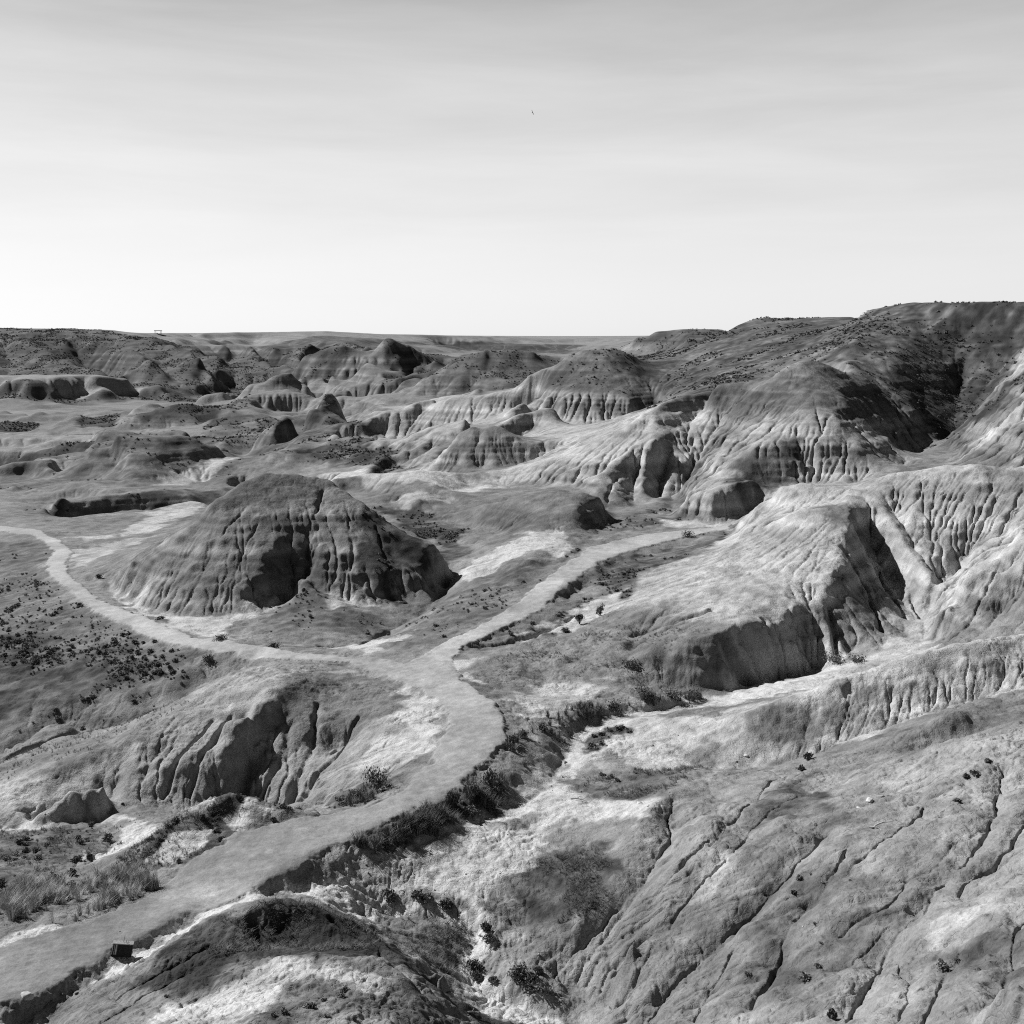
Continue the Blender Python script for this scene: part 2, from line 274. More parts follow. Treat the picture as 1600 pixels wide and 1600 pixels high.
[(1600,1137,52),(1500,1160,52),(1450,1173,51.5),(1350,1200,51),(1270,1225,51)],[(1250,1200,55),(1180,1215,55)],
[(1700,1110,52),(1600,1137,52)],
[(1600,1200,46),(1450,1230,46),(1300,1260,47)],[(1600,1300,39),(1450,1310,40.5),(1300,1310,43.5),(1200,1310,45.5),(1100,1300,47.5)],
[(1600,1450,31),(1450,1450,34),(1350,1450,36),(1200,1450,38.8),(1080,1430,41.5)],
[(1600,1590,24.5),(1450,1600,27.5),(1300,1600,30.3),(1100,1600,34.3),(1010,1600,36.2)],[(1700,1700,19),(1400,1750,21),(1000,1750,27)],
[(1490,1600,24),(1540,1588,22.5),(1600,1577,21.5),(1700,1560,20.5)],
[(1290,1305,44.5),(1200,1400,41.5),(1100,1500,38.9),(1040,1570,37.2),(1005,1620,36.2)],
[(1550,1350,37.7),(1440,1420,35.6),(1370,1500,33.8),(1325,1590,30.7),(1300,1660,29)],
[(1055,1252,-22.5),(1050,1310,-22.6),(1010,1390,-23.1),(940,1460,-23.9),(870,1510,-24.5)],
[(1090,1255,-22.2),(1120,1290,47.2),(1050,1400,43.4),(990,1490,40.2)],
[(920,1320,-23.5),(860,1370,-23.7),(820,1440,-24.2)],[(950,1380,-23.2),(900,1450,-23.7)],
[(890,1540,-24.9),(960,1570,-24.7)],
# mound at the foot of the view
[(30,1625,-21.8),(70,1598,-21.7),(110,1556,-21.5),(200,1508,-21.1),(300,1446,-20.8),(340,1425,-20.6),(380,1411,-20.5),(440,1404,-20.5),(500,1415,-20.8),(580,1452,-21.7),(640,1502,-22.9),(700,1560,-23.9),(750,1605,-24.3)],
[(280,1562,33),(380,1512,33.5),(430,1492,34),(460,1485,34),(540,1490,34),(600,1495,33.8),(650,1535,33),(700,1600,32)],
[(400,1480,38),(430,1472,38.2),(480,1466,38.4),(600,1482,38),(660,1538,37.2)],

[(200,1610,30.5),(400,1590,29.5),(600,1605,29)],
[(-90,None,16,-15),(400,None,16,-13.5),(800,None,16,-14.5),(1300,None,14.5,-11),(1700,None,14.5,-9)],
[(-90,None,27,-19.5),(100,None,27,-19)],[(800,None,28,-22.5)],
]
# ---- ground cover, with some light and shade painted in, as patches sighted from the same lookout: (albedo, edge softness in m, nearest distance, outline)
REG = [
(.205,3,250,[(-450,500),(1700,500),(1700,560),(1000,600),(560,640),(-450,700)]),
(.135,6,550,[(-450,515),(700,515),(640,560),(520,600),(300,632),(-450,640)]),
(.25,5,550,[(-450,505),(1000,525),(1000,534),(500,524),(215,524),(-450,519)]),
(.22,4,380,[(-450,640),(260,632),(560,605),(700,590),(640,640),(400,660),(250,640),(-450,672)]),
(.15,4,380,[(165,668),(250,642),(395,640),(380,665)]),
(.17,4,200,[(-450,693),(100,696),(300,680),(400,660),(640,700),(560,740),(430,745),(300,760),(110,768),(-450,780)]),
(.25,2,200,[(-450,675),(230,672),(130,694),(-450,690)]),(.28,2,200,[(-450,720),(110,722),(60,742),(-450,740)]),
(.40,1,200,[(240,762),(300,748),(380,740),(350,752),(300,762),(240,768)]),
(.13,2,170,[(40,795),(130,783),(350,768),(390,750),(380,770),(300,790),(200,797),(60,815)]),
(.21,2,110,[(-450,800),(240,798),(330,785),(220,870),(160,905),(110,870),(60,835),(-450,830)]),
(.42,1,110,[(240,800),(300,784),(320,790),(260,820),(200,840)]),(.38,1,105,[(115,860),(150,850),(240,835),(180,860),(130,885)]),(.40,1,105,[(120,840),(200,832),(150,845)]),
(.17,2,70,[(-450,840),(60,845),(90,920),(240,1005),(420,1035),(330,1060),(200,1110),(100,1125),(-450,1180)]),
(.10,3,70,[(-450,1030),(100,1010),(250,1030),(300,1060),(200,1100),(100,1122),(-450,1150)]),
(.21,2,60,[(-450,1190),(100,1140),(330,1062),(300,1092),(200,1152),(100,1195),(-450,1260)]),
(.11,1,300,[(-450,692),(60,694),(165,694),(140,712),(105,719),(-450,717)]),(.36,.8,290,[(-450,718),(60,719),(110,721),(60,726),(-450,724)]),
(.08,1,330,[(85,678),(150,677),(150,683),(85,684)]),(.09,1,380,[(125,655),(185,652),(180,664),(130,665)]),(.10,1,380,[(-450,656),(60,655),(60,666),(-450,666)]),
(.10,2,380,[(200,655),(250,643),(400,641),(330,655),(240,662)]),(.10,1.5,300,[(280,682),(390,682),(380,690),(285,692)]),(.10,2,280,[(300,667),(410,652),(400,662),(320,675)]),  # first patch paints the hump's shaded top dark
(.11,5,650,[(40,524),(150,524),(130,550),(150,575),(90,560)]),(.11,5,650,[(210,524),(260,535),(290,552),(230,545)]),(.12,6,700,[(320,530),(350,555),(370,560),(360,535)]),(.11,6,700,[(410,540),(450,540),(440,560),(410,575)]),(.11,6,1000,[(680,531),(900,538),(900,552),(780,548),(690,546)]),  # scarp brows: their shade painted in as darker ground
(.13,3,500,[(600,545),(655,575),(690,594),(640,592),(600,580)]),(.27,3,560,[(-450,600),(60,602),(240,610),(110,625),(-450,620)]),(.28,2,450,[(400,650),(520,640),(560,640),(520,662)]),
# tall mound
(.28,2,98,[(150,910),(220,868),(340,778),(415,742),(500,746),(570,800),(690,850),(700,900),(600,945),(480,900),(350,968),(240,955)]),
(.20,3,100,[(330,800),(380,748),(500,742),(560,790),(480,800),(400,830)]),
(.19,2,98,[(370,900),(430,840),(480,850),(478,900),(400,935),(350,930)]),  # shaded recess of the mound, painted darker
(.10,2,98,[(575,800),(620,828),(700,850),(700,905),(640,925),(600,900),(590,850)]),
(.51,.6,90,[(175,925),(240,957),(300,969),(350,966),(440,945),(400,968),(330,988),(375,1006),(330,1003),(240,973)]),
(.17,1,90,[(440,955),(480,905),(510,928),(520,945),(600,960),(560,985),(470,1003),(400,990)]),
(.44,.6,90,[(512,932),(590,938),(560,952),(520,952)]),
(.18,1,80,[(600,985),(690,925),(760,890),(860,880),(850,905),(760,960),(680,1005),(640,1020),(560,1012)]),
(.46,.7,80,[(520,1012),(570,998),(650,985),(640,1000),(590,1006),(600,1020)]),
# between the branches, behind
(.11,2,113,[(590,790),(700,800),(770,835),(740,870),(700,910),(685,860),(640,820)]),
(.20,1,110,[(700,790),(800,775),(940,770),(955,805),(900,845),(780,860),(740,850)]),
(.48,.7,108,[(735,885),(800,840),(870,828),(905,845),(880,870),(830,860),(790,880),(750,910)]),
(.14,.7,106,[(800,905),(830,878),(890,855),(860,890),(820,910)]),
(.48,3,140,[(515,750),(620,733),(700,735),(740,755),(700,775),(640,765),(560,772)]),(.44,1,138,[(615,780),(665,766),(710,785),(640,792)]),
(.10,3,200,[(430,732),(520,704),(590,692),(640,735),(520,745)]),
(.15,3,200,[(375,712),(418,655),(500,640),(575,685),(500,700),(430,725)]),
(.37,4,190,[(560,680),(600,640),(700,618),(850,590),(880,620),(1000,618),(1000,665),(860,700),(700,735),(640,735)]),
(.40,4,150,[(740,745),(870,700),(1010,640),(1130,610),(1130,650),(1060,770),(1000,795),(930,785),(880,755),(760,770)]),
(.22,4,150,[(670,735),(738,663),(770,660),(860,700),(760,738)]),
(.17,4,230,[(800,615),(840,588),(900,545),(970,545),(1010,580),(1000,615),(930,615),(860,622)]),
(.15,6,380,[(600,610),(740,550),(830,548),(890,590),(850,607),(700,612)]),
(.16,2,126,[(960,815),(1000,790),(1060,765),(1100,700),(1125,650),(1110,720),(1060,800),(1080,822),(900,858)]),
# dome and hillside
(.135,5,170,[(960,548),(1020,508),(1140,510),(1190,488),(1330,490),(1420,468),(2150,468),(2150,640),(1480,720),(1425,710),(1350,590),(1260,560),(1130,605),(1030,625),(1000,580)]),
(.10,4,165,[(1440,475),(1700,475),(1700,560),(1560,640),(1480,700),(1430,650),(1445,560)]),  # scrub, with the shade of the unlit right face painted in
(.34,3,135,[(1045,805),(1085,758),(1130,700),(1200,595),(1240,566),(1275,585),(1200,650),(1140,740)]),(.33,3,130,[(1040,805),(1130,712),(1190,620),(1320,620),(1385,660),(1420,720),(1340,760),(1200,760),(1150,815)]),  # first patch paints the dome's sunlit left flank paler
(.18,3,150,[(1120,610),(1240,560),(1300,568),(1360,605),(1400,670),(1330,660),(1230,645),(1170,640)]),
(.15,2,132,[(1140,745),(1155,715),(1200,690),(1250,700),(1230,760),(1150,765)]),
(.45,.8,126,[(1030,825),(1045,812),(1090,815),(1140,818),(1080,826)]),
(.40,3,140,[(1480,725),(1540,680),(2150,560),(2150,700),(1600,732)]),(.28,3,165,[(1500,680),(1560,600),(2150,500),(1700,540),(1600,600),(1520,680)]),
# big pale hill
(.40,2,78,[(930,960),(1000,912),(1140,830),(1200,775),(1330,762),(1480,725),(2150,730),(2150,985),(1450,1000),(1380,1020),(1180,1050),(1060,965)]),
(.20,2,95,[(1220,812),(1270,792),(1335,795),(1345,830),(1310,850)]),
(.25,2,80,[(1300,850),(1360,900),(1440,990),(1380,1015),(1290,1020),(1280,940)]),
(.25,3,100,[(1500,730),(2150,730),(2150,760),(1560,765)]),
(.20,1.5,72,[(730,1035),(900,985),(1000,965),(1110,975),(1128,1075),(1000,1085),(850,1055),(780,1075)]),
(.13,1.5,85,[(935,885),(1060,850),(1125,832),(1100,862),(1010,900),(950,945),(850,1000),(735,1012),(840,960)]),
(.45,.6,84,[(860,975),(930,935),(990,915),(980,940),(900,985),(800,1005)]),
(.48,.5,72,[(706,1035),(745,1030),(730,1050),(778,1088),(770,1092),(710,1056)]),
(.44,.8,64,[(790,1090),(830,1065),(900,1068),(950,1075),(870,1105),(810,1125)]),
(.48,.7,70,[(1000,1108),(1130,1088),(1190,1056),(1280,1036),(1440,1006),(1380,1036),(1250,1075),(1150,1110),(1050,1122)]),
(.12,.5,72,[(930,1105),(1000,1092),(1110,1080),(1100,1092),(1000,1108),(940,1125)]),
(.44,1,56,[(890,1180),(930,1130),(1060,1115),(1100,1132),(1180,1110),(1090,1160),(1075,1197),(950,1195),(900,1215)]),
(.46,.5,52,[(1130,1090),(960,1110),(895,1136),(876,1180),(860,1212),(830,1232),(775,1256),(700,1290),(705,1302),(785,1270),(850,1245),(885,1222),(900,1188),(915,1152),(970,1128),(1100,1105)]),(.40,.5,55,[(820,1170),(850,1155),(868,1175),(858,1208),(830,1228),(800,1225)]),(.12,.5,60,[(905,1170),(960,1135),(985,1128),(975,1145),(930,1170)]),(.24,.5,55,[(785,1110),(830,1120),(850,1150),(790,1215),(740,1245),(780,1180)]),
# spur and the near slope
(.43,1.5,60,[(1090,1135),(1240,1086),(1390,1028),(2150,975),(2150,1040),(1500,1090),(1380,1110),(1300,1150),(1180,1197),(1080,1190)]),
(.20,1,60,[(1165,1112),(1240,1090),(1310,1070),(1350,1100),(1300,1150),(1220,1165),(1170,1140)]),
(.20,1,52,[(1200,1202),(1400,1122),(2150,1040),(2150,1120),(1500,1160),(1360,1197),(1240,1215)]),
(.24,1.5,17,[(980,1330),(1040,1243),(1180,1207),(1360,1198),(2150,1115),(2150,2200),(700,2200),(900,1600),(900,1500)]),
(.29,1.5,40,[(1370,1205),(1500,1162),(2150,1115),(2150,1240),(1450,1270),(1390,1240)]),
(.13,1,46,[(1210,1240),(1270,1195),(1350,1205),(1385,1245),(1260,1275)]),
(.17,1,26,[(1180,1280),(1290,1310),(1420,1420),(1300,1560),(1200,1480),(1230,1400)]),
(.38,.7,26,[(1100,1360),(1150,1330),(1140,1400),(1090,1420)]),(.38,.7,24,[(1490,1440),(1560,1410),(1540,1460),(1500,1480)]),
(.17,1,24,[(1430,1480),(1600,1450),(2150,1500),(1700,1560),(1500,1560)]),
(.12,.8,40,[(822,1445),(800,1380),(860,1340),(945,1310),(975,1375),(950,1425),(880,1468)]),
(.22,1,40,[(850,1480),(960,1420),(1010,1380),(990,1500),(900,1500)]),
# pale flats by the creek
(.49,.7,41,[(545,1365),(570,1340),(640,1312),(720,1282),(860,1217),(950,1222),(1010,1240),(990,1280),(900,1290),(850,1330),(795,1355),(790,1440),(700,1402),(600,1392)]),
(.20,.5,45,[(750,1280),(830,1262),(860,1272),(800,1290)]),(.17,.7,52,[(880,1215),(960,1200),(1110,1202),(1030,1240),(900,1240)]),
(.20,.8,38,[(560,1440),(600,1415),(700,1435),(730,1470),(700,1520),(640,1490)]),(.22,.8,37,[(740,1520),(700,1530),(740,1570),(820,1600),(700,1600)]),
(.51,.3,36,[(505,1360),(600,1394),(690,1418),(757,1440),(762,1468),(735,1500),(775,1540),(870,1575),(960,1660),(880,1660),(745,1558),(705,1500),(730,1462),(680,1438),(590,1412),(510,1378)]),
(.12,.4,46,[(560,1318),(690,1254),(740,1225),(785,1213),(792,1235),(770,1258),(700,1288),(640,1315)]),
# mounds in the left foreground
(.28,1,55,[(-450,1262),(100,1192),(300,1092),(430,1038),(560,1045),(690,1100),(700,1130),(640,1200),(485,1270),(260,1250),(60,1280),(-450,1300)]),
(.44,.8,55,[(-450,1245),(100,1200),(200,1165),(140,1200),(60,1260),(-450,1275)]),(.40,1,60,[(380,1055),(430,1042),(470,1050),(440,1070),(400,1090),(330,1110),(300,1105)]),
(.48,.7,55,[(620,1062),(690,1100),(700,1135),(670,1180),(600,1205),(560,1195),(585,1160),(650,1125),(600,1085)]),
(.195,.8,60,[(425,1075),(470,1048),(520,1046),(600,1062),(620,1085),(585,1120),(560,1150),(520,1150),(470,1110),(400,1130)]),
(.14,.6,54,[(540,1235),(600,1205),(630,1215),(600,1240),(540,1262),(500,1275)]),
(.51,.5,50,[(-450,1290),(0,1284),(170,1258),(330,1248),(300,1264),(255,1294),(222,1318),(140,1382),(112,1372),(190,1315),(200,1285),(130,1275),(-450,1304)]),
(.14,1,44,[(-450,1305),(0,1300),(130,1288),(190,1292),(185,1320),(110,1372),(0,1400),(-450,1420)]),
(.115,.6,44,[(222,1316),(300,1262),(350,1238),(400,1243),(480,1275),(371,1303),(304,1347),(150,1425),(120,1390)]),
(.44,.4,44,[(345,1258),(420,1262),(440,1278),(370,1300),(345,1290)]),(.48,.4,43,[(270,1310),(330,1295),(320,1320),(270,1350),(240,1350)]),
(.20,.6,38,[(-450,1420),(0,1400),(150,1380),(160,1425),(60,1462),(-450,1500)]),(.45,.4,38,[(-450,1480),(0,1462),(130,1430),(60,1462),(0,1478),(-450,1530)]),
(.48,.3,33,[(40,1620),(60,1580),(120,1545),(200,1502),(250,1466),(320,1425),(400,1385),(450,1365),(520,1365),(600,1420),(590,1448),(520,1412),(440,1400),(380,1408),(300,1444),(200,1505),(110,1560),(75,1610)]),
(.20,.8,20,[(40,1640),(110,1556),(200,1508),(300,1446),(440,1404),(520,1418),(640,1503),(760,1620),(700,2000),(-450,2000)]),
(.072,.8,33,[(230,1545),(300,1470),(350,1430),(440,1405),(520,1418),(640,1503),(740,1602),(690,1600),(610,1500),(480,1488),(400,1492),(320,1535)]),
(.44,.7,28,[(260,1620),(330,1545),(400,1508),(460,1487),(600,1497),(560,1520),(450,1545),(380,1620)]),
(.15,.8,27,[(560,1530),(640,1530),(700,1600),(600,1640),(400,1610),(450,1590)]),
]

# how readily running water cuts each stretch (1 = bare clay everywhere else)
FIRM = [
(.12,2,50,[(1160,1072),(900,1098),(815,1150),(775,1235),(640,1290),(560,1330),(560,1370),(700,1330),(860,1275),(1000,1222),(1180,1205),(1210,1105)]),
(.10,1,33,[(-450,1520),(0,1560),(110,1520),(200,1470),(330,1405),(480,1345),(560,1340),(620,1400),(560,1425),(440,1398),(300,1440),(110,1552),(0,1640),(-450,1700)]),
(.45,3,98,[(150,910),(220,860),(340,770),(415,735),(500,740),(570,795),(690,845),(710,900),(600,950),(480,905),(350,970),(240,958)]),
(.35,2,55,[(0,1270),(60,1240),(180,1220),(190,1250),(60,1285)]),
(.5,2,44,[(222,1320),(300,1262),(365,1235),(480,1275),(300,1350),(140,1400)]),
]
FPX = 1700.0; VH = 525.0
Y0, Y1 = 13.0, 2600.0
U0, U1 = -450.0, 2150.0

def pt(p):
    if p[1] is None: return p[0], math.log(p[2]), p[3]
    r = (p[1]-VH)/FPX
    Y = p[2] if p[2] > 0 else -p[2]/max(r, 1e-4)
    z = -r*Y
    return p[0], math.log(Y), z

def blur(a, r):
    # separable repeated box ~ gaussian, edge-padded
    def b1(x, k):
        n = 2*k+1
        p = np.pad(x, ((k+1, k), (0, 0)), mode='edge')
        c = np.cumsum(p, axis=0, dtype=np.float64)
        return ((c[n:]-c[:-n])/n).astype(np.float32)
    k = max(1, int(round(r)))
    for _ in range(3):
        a = b1(a, k); a = b1(a.T, k).T
    return a

def resize(a, shp):
    H, W = a.shape; h, w = shp
    y = np.linspace(0, H-1, h); x = np.linspace(0, W-1, w)
    y0 = np.minimum(y.astype(int), H-2); x0 = np.minimum(x.astype(int), W-2)
    fy = (y-y0)[:, None].astype(np.float32); fx = (x-x0)[None].astype(np.float32)
    t = a[y0]*(1-fy)+a[y0+1]*fy
    return t[:, x0]*(1-fx)+t[:, x0+1]*fx

def raster(lines, W, H):
    us, ws, zs = [], [], []
    for L in lines:
        P = [pt(p) for p in L]
        if len(P) == 1: P = P*2
        for a, b in zip(P[:-1], P[1:]):
            n = max(2, int(2*max(abs(a[0]-b[0])/(U1-U0)*W, abs(a[1]-b[1])/math.log(Y1/Y0)*H))+2)
            t = np.linspace(0, 1, n)
            us.append(a[0]+(b[0]-a[0])*t); ws.append(a[1]+(b[1]-a[1])*t); zs.append(a[2]+(b[2]-a[2])*t)
    u = np.concatenate(us); w = np.concatenate(ws); z = np.concatenate(zs)
    i = np.round((u-U0)/(U1-U0)*(W-1)).astype(int); j = np.round((w-math.log(Y0))/math.log(Y1/Y0)*(H-1)).astype(int)
    ok = (i >= 0) & (i < W) & (j >= 0) & (j < H)
    k = j[ok]*W+i[ok]
    s = np.bincount(k, weights=z[ok], minlength=W*H); c = np.bincount(k, minlength=W*H)
    m = (c > 0).reshape(H, W)
    return (s/np.maximum(c, 1)).reshape(H, W).astype(np.float32), m

def relax(z, val, m, n, rho):
    # blend of membrane and thin plate steps
    mi = ~m
    for _ in range(n):
        p = np.pad(z, 1, mode='edge')
        avg = 0.25*(p[:-2, 1:-1]+p[2:, 1:-1]+p[1:-1, :-2]+p[1:-1, 2:])
        if rho > 0:
            l = avg-z; q = np.pad(l, 1, mode='edge')
            ll = 0.25*(q[:-2, 1:-1]+q[2:, 1:-1]+q[1:-1, :-2]+q[1:-1, 2:])-l
            z2 = z+(1-rho)*l-rho*0.45*ll
        else: z2 = avg
        z = np.where(m, val, z2)
    return z

def solve(lines, W, H):
    sizes = []
    w, h = W, H
    while min(w, h) > 14:
        sizes.append((w, h)); w, h = (w+1)//2, (h+1)//2
    z = None
    for (w, h) in reversed(sizes):
        val, m = raster(lines, w, h)
        if z is None: z = np.full((h, w), float(val[m].mean()), np.float32)
        else: z = resize(z, (h, w))
        z = np.where(m, val, z)
        z = relax(z, val, m, 300 if w < 60 else 120 if w < 250 else 60, 0.0)
        z = relax(z, val, m, 60 if w < 250 else 40, 0.75)
    # rounded crests: pre-distort the constraints so that the smoothed field still meets them
    adj = val.copy()
    for k in range(3):
        s = blur(z, 1)
        adj = adj+np.where(m, np.clip(val-s, -1.5, 1.5)*0.7, 0)
        z = relax(np.where(m, adj, z), adj, m, 40, 0.6)
    return blur(z, 1)

def vnoise(x, y, seed):
    xi = np.floor(x).astype(np.int64); yi = np.floor(y).astype(np.int64)
    fx = (x-xi).astype(np.float32); fy = (y-yi).astype(np.float32)
    fx = fx*fx*(3-2*fx); fy = fy*fy*(3-2*fy)
    def h(a, b):
        n = (a*374761393+b*668265263+seed*974634777) & 0x7fffffff
        n = ((n ^ (n >> 13))*1274126177) & 0x7fffffff
        n = n ^ (n >> 16)
        return (n & 0xffff).astype(np.float32)/32767.5-1
    return (h(xi, yi)*(1-fx)+h(xi+1, yi)*fx)*(1-fy)+(h(xi, yi+1)*(1-fx)+h(xi+1, yi+1)*fx)*fy

def fbm(x, y, scale, octs, seed, gain=0.5, mincell=None):
    # mincell: local grid spacing, octaves finer than that fade out
    t = np.zeros(x.shape, np.float32); a = 1.0
    for o in range(octs):
        n = vnoise(x/scale+17.3*o, y/scale-9.1*o, seed+o)
        if mincell is not None: n = n*np.clip(scale/(2.5*mincell)-1, 0, 1)
        t += a*n; a *= gain; scale *= 0.5
    return t

def grid(H, W):
    wl = np.linspace(math.log(Y0), math.log(Y1), H); Y = np.exp(wl)[:, None].astype(np.float32)
    u = np.linspace(U0, U1, W)[None].astype(np.float32)
    s = (u-800)/FPX
    return Y*np.ones_like(u), s*Y, wl[1]-wl[0], (U1-U0)/(W-1)/FPX

NB = [(-1, 0), (1, 0), (0, -1), (0, 1), (-1, -1), (-1, 1), (1, -1), (1, 1)]
def flow(z, Y, dw, ds, rng, hops=8, jitter=0.5):
    H, W = z.shape
    best = np.zeros((H, W), np.float32); rec = np.arange(H*W, dtype=np.int32).reshape(H, W).copy(); sl = np.zeros((H, W), np.float32)
    idx = np.arange(H*W, dtype=np.int32).reshape(H, W)
    for (dj, di) in NB:
        d = math.hypot(dj*dw, di*ds)
        y0, y1 = max(0, -dj), H-max(0, dj); x0, x1 = max(0, -di), W-max(0, di)
        a = (slice(y0, y1), slice(x0, x1)); b = (slice(y0+dj, y1+dj), slice(x0+di, x1+di))
        g = (z[a]-z[b])/(d*Y[a])
        gj = g*(1+jitter*(rng.random(g.shape, dtype=np.float32)-.5))
        up = gj > best[a]
        best[a] = np.where(up, gj, best[a]); rec[a] = np.where(up, idx[b], rec[a]); sl[a] = np.where(up, g, sl[a])
    A = (Y*Y*dw*ds).astype(np.float64).ravel()
    R = rec.ravel(); stop = R == idx.ravel()
    N = H*W
    # path doubling; pits are sent to a dump cell
    R = np.where(stop, N, R); R = np.append(R, N).astype(np.int64); A = np.append(A, 0.0)
    for k in range(hops):
        A = A+np.bincount(R, weights=A, minlength=N+1); A[N] = 0
        R = R[R]
    return A[:N].reshape(H, W).astype(np.float32), sl

def erode(z, Y, dw, ds, mask, rounds, k, rng, hops=8, a0=0.5, acap=30., m=0.5, smooth=0.15):
    cell = Y*ds
    for r in range(rounds):
        A, S = flow(z, Y, dw, ds, rng, hops)
        E = k*np.minimum(np.maximum(A-a0, 0), acap)**m*np.clip(S-0.08, 0, 1.2)*mask
        E = np.minimum(E, 0.7*np.maximum(S, 0.3)*cell)
        z = z-E
        p = np.pad(z, 1, mode='edge')
        z = z+smooth*(0.25*(p[:-2, 1:-1]+p[2:, 1:-1]+p[1:-1, :-2]+p[1:-1, 2:])-z)
    return z, A, S

def sight(z, u, v, ymin=0.0):
    # where the line of sight (u, v) first meets the ground, as (row, column)
    H, W = z.shape
    i = min(W-1, max(0, int(round((u-U0)/(U1-U0)*(W-1)))))
    Yc = np.exp(np.linspace(math.log(Y0), math.log(Y1), H))
    V = VH-FPX*z[:, i]/Yc
    ok = np.where((V <= v) & (Yc >= ymin))[0]
    j = ok[0] if len(ok) else (H-1)
    return j, i

def patch(X, Y, poly, soft, seed, wob=1.0):
    # soft polygon in plan; noise bends the outline
    px = np.array([p[0] for p in poly]); py = np.array([p[1] for p in poly])
    pad = 3*soft+2
    rows = np.where((Y[:, 0] > py.min()-pad) & (Y[:, 0] < py.max()+pad))[0]
    out = None
    if len(rows) == 0: return None
    r0, r1 = rows[0], rows[-1]+1
    Xs, Ys = X[r0:r1], Y[r0:r1]
    cols = np.where((Xs.max(0) > px.min()-pad) & (Xs.min(0) < px.max()+pad))[0]
    if len(cols) == 0: return None
    c0, c1 = cols[0], cols[-1]+1
    Xs = Xs[:, c0:c1]; Ys = Ys[:, c0:c1]
    wx = Xs+wob*soft*1.5*fbm(Xs, Ys, soft*5, 6, seed, .66); wy = Ys+wob*soft*1.5*fbm(Xs, Ys, soft*5, 6, seed+40, .66)
    ins = np.zeros(Xs.shape, bool); d2 = np.full(Xs.shape, 1e9, np.float32)
    n = len(poly)
    for k in range(n):
        x1, y1 = poly[k]; x2, y2 = poly[(k+1) % n]
        if y1 != y2:
            c = ((y1 > wy) != (y2 > wy)) & (wx < (x2-x1)*(wy-y1)/(y2-y1)+x1)
            ins ^= c
        ex, ey = x2-x1, y2-y1; L = ex*ex+ey*ey+1e-9
        t = np.clip(((wx-x1)*ex+(wy-y1)*ey)/L, 0, 1)
        d2 = np.minimum(d2, (wx-x1-t*ex)**2+(wy-y1-t*ey)**2)
    d = np.sqrt(d2)*np.where(ins, 1, -1)
    m = np.clip(0.5+d/soft, 0, 1)
    return (slice(r0, r1), slice(c0, c1)), m*m*(3-2*m)

def paint(z, base, regs, seed=100):
    H, W = z.shape
    Y, X, dw, ds = grid(H, W)
    a = base.copy()
    for k, (val, soft, ymin, poly) in enumerate(regs):
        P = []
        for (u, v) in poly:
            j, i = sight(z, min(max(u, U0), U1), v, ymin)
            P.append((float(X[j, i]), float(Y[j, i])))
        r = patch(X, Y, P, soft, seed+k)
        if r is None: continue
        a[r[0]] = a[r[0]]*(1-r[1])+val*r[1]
    return a
# ---------------------------------------------------------------- shape of the land
rng = np.random.default_rng(3)
z = solve(LINES, 781, 1590)
H1, W1 = 1748, 1041
z = resize(z, (H1, W1)); Y, X, dw, ds = grid(H1, W1)
zbase = z.copy()
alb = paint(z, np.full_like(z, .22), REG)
pathpoly = PATH_L + PATH_U + PATH_R
def plan(L): return [((p[0]-800)/FPX*math.exp(pt(p)[1]), math.exp(pt(p)[1])) for p in L]
def pathmask(X, Y, soft, wob):
    m = np.zeros_like(X)
    r = patch(X, Y, plan(pathpoly), soft, 7, wob)
    m[r[0]] = r[1]; return m
pm1 = pathmask(X, Y, 3.0, 0)
hard = 0.75+0.35*np.sin(z*4.1+0.5*fbm(X, Y, 14, 2, 9))+0.25*np.sin(z*9.7+1.0)
g0 = np.gradient(z, axis=1)/(ds*Y); g1 = np.gradient(z, axis=0)/(dw*Y); sl0 = blur(np.clip(np.hypot(g0, g1)/.6, .4, 1.6).astype(np.float32), 2)
z += fbm(X, Y, 9, 5, 5, .62, Y*ds)*0.26*np.clip(Y/70, .4, 1.4)*(1-pm1)*sl0
z += fbm(X, Y, 2.6, 4, 15, .62, Y*ds)*0.20*(1-pm1)*np.clip(sl0-.5, 0, 1.1)*np.clip((Y-30)/45, .2, 1)
z += fbm(X, Y, 5.5, 4, 17, .5)*0.5*np.clip((62-Y)/10, 0, 1)*np.clip((X-6)/4, 0, 1)*(1-pm1)
z += fbm(X, Y, 26, 4, 19, .55, Y*ds)*np.where(X < -10, 2.6, .7)*np.clip((Y-185)/60, 0, 1)*np.clip((520-Y)/60, 0, 1)
# benches and small flat-topped buttes on the valley floor
bm_ = np.clip((Y-190)/40, 0, 1)*np.clip((400-Y)/50, 0, 1)*np.clip((-6-X)/18, 0, 1)
z += bm_*2.6*np.clip((fbm(X, Y, 34, 4, 141, .55)-.05)/.10, 0, 1)-bm_*1.0
bm_ = np.clip((Y-400)/60, 0, 1)*np.clip((700-Y)/80, 0, 1)*np.clip((30-X)/30, 0, 1)
z += bm_*7.0*np.clip((fbm(X, Y, 62, 4, 151, .55)-.18)/.22, 0, 1)
# hard beds stand out as ledges
def ledges(z, per, amp, k):
    ph = z/per+.25*fbm(X, Y, 30, 2, 23)+.35*vnoise(z*.23, z*0, 24)
    return z+amp*per/6.2832*np.sin(6.2832*ph)*k
lk = np.clip((sl0-.6)/.5, 0, 1)*np.clip((Y-55)/40, 0, 1)*(1-pm1)
lk *= .15+.28*np.clip((Y-125)/30, 0, 1)+.4*np.clip((Y-330)/250, 0, 1)
lk = np.maximum(lk, .9*np.clip((Y-195)/40, 0, 1)*np.clip((560-Y)/60, 0, 1)*np.clip((-8-X)/20, 0, 1))
z = ledges(z, 2.6, 1.0, lk)
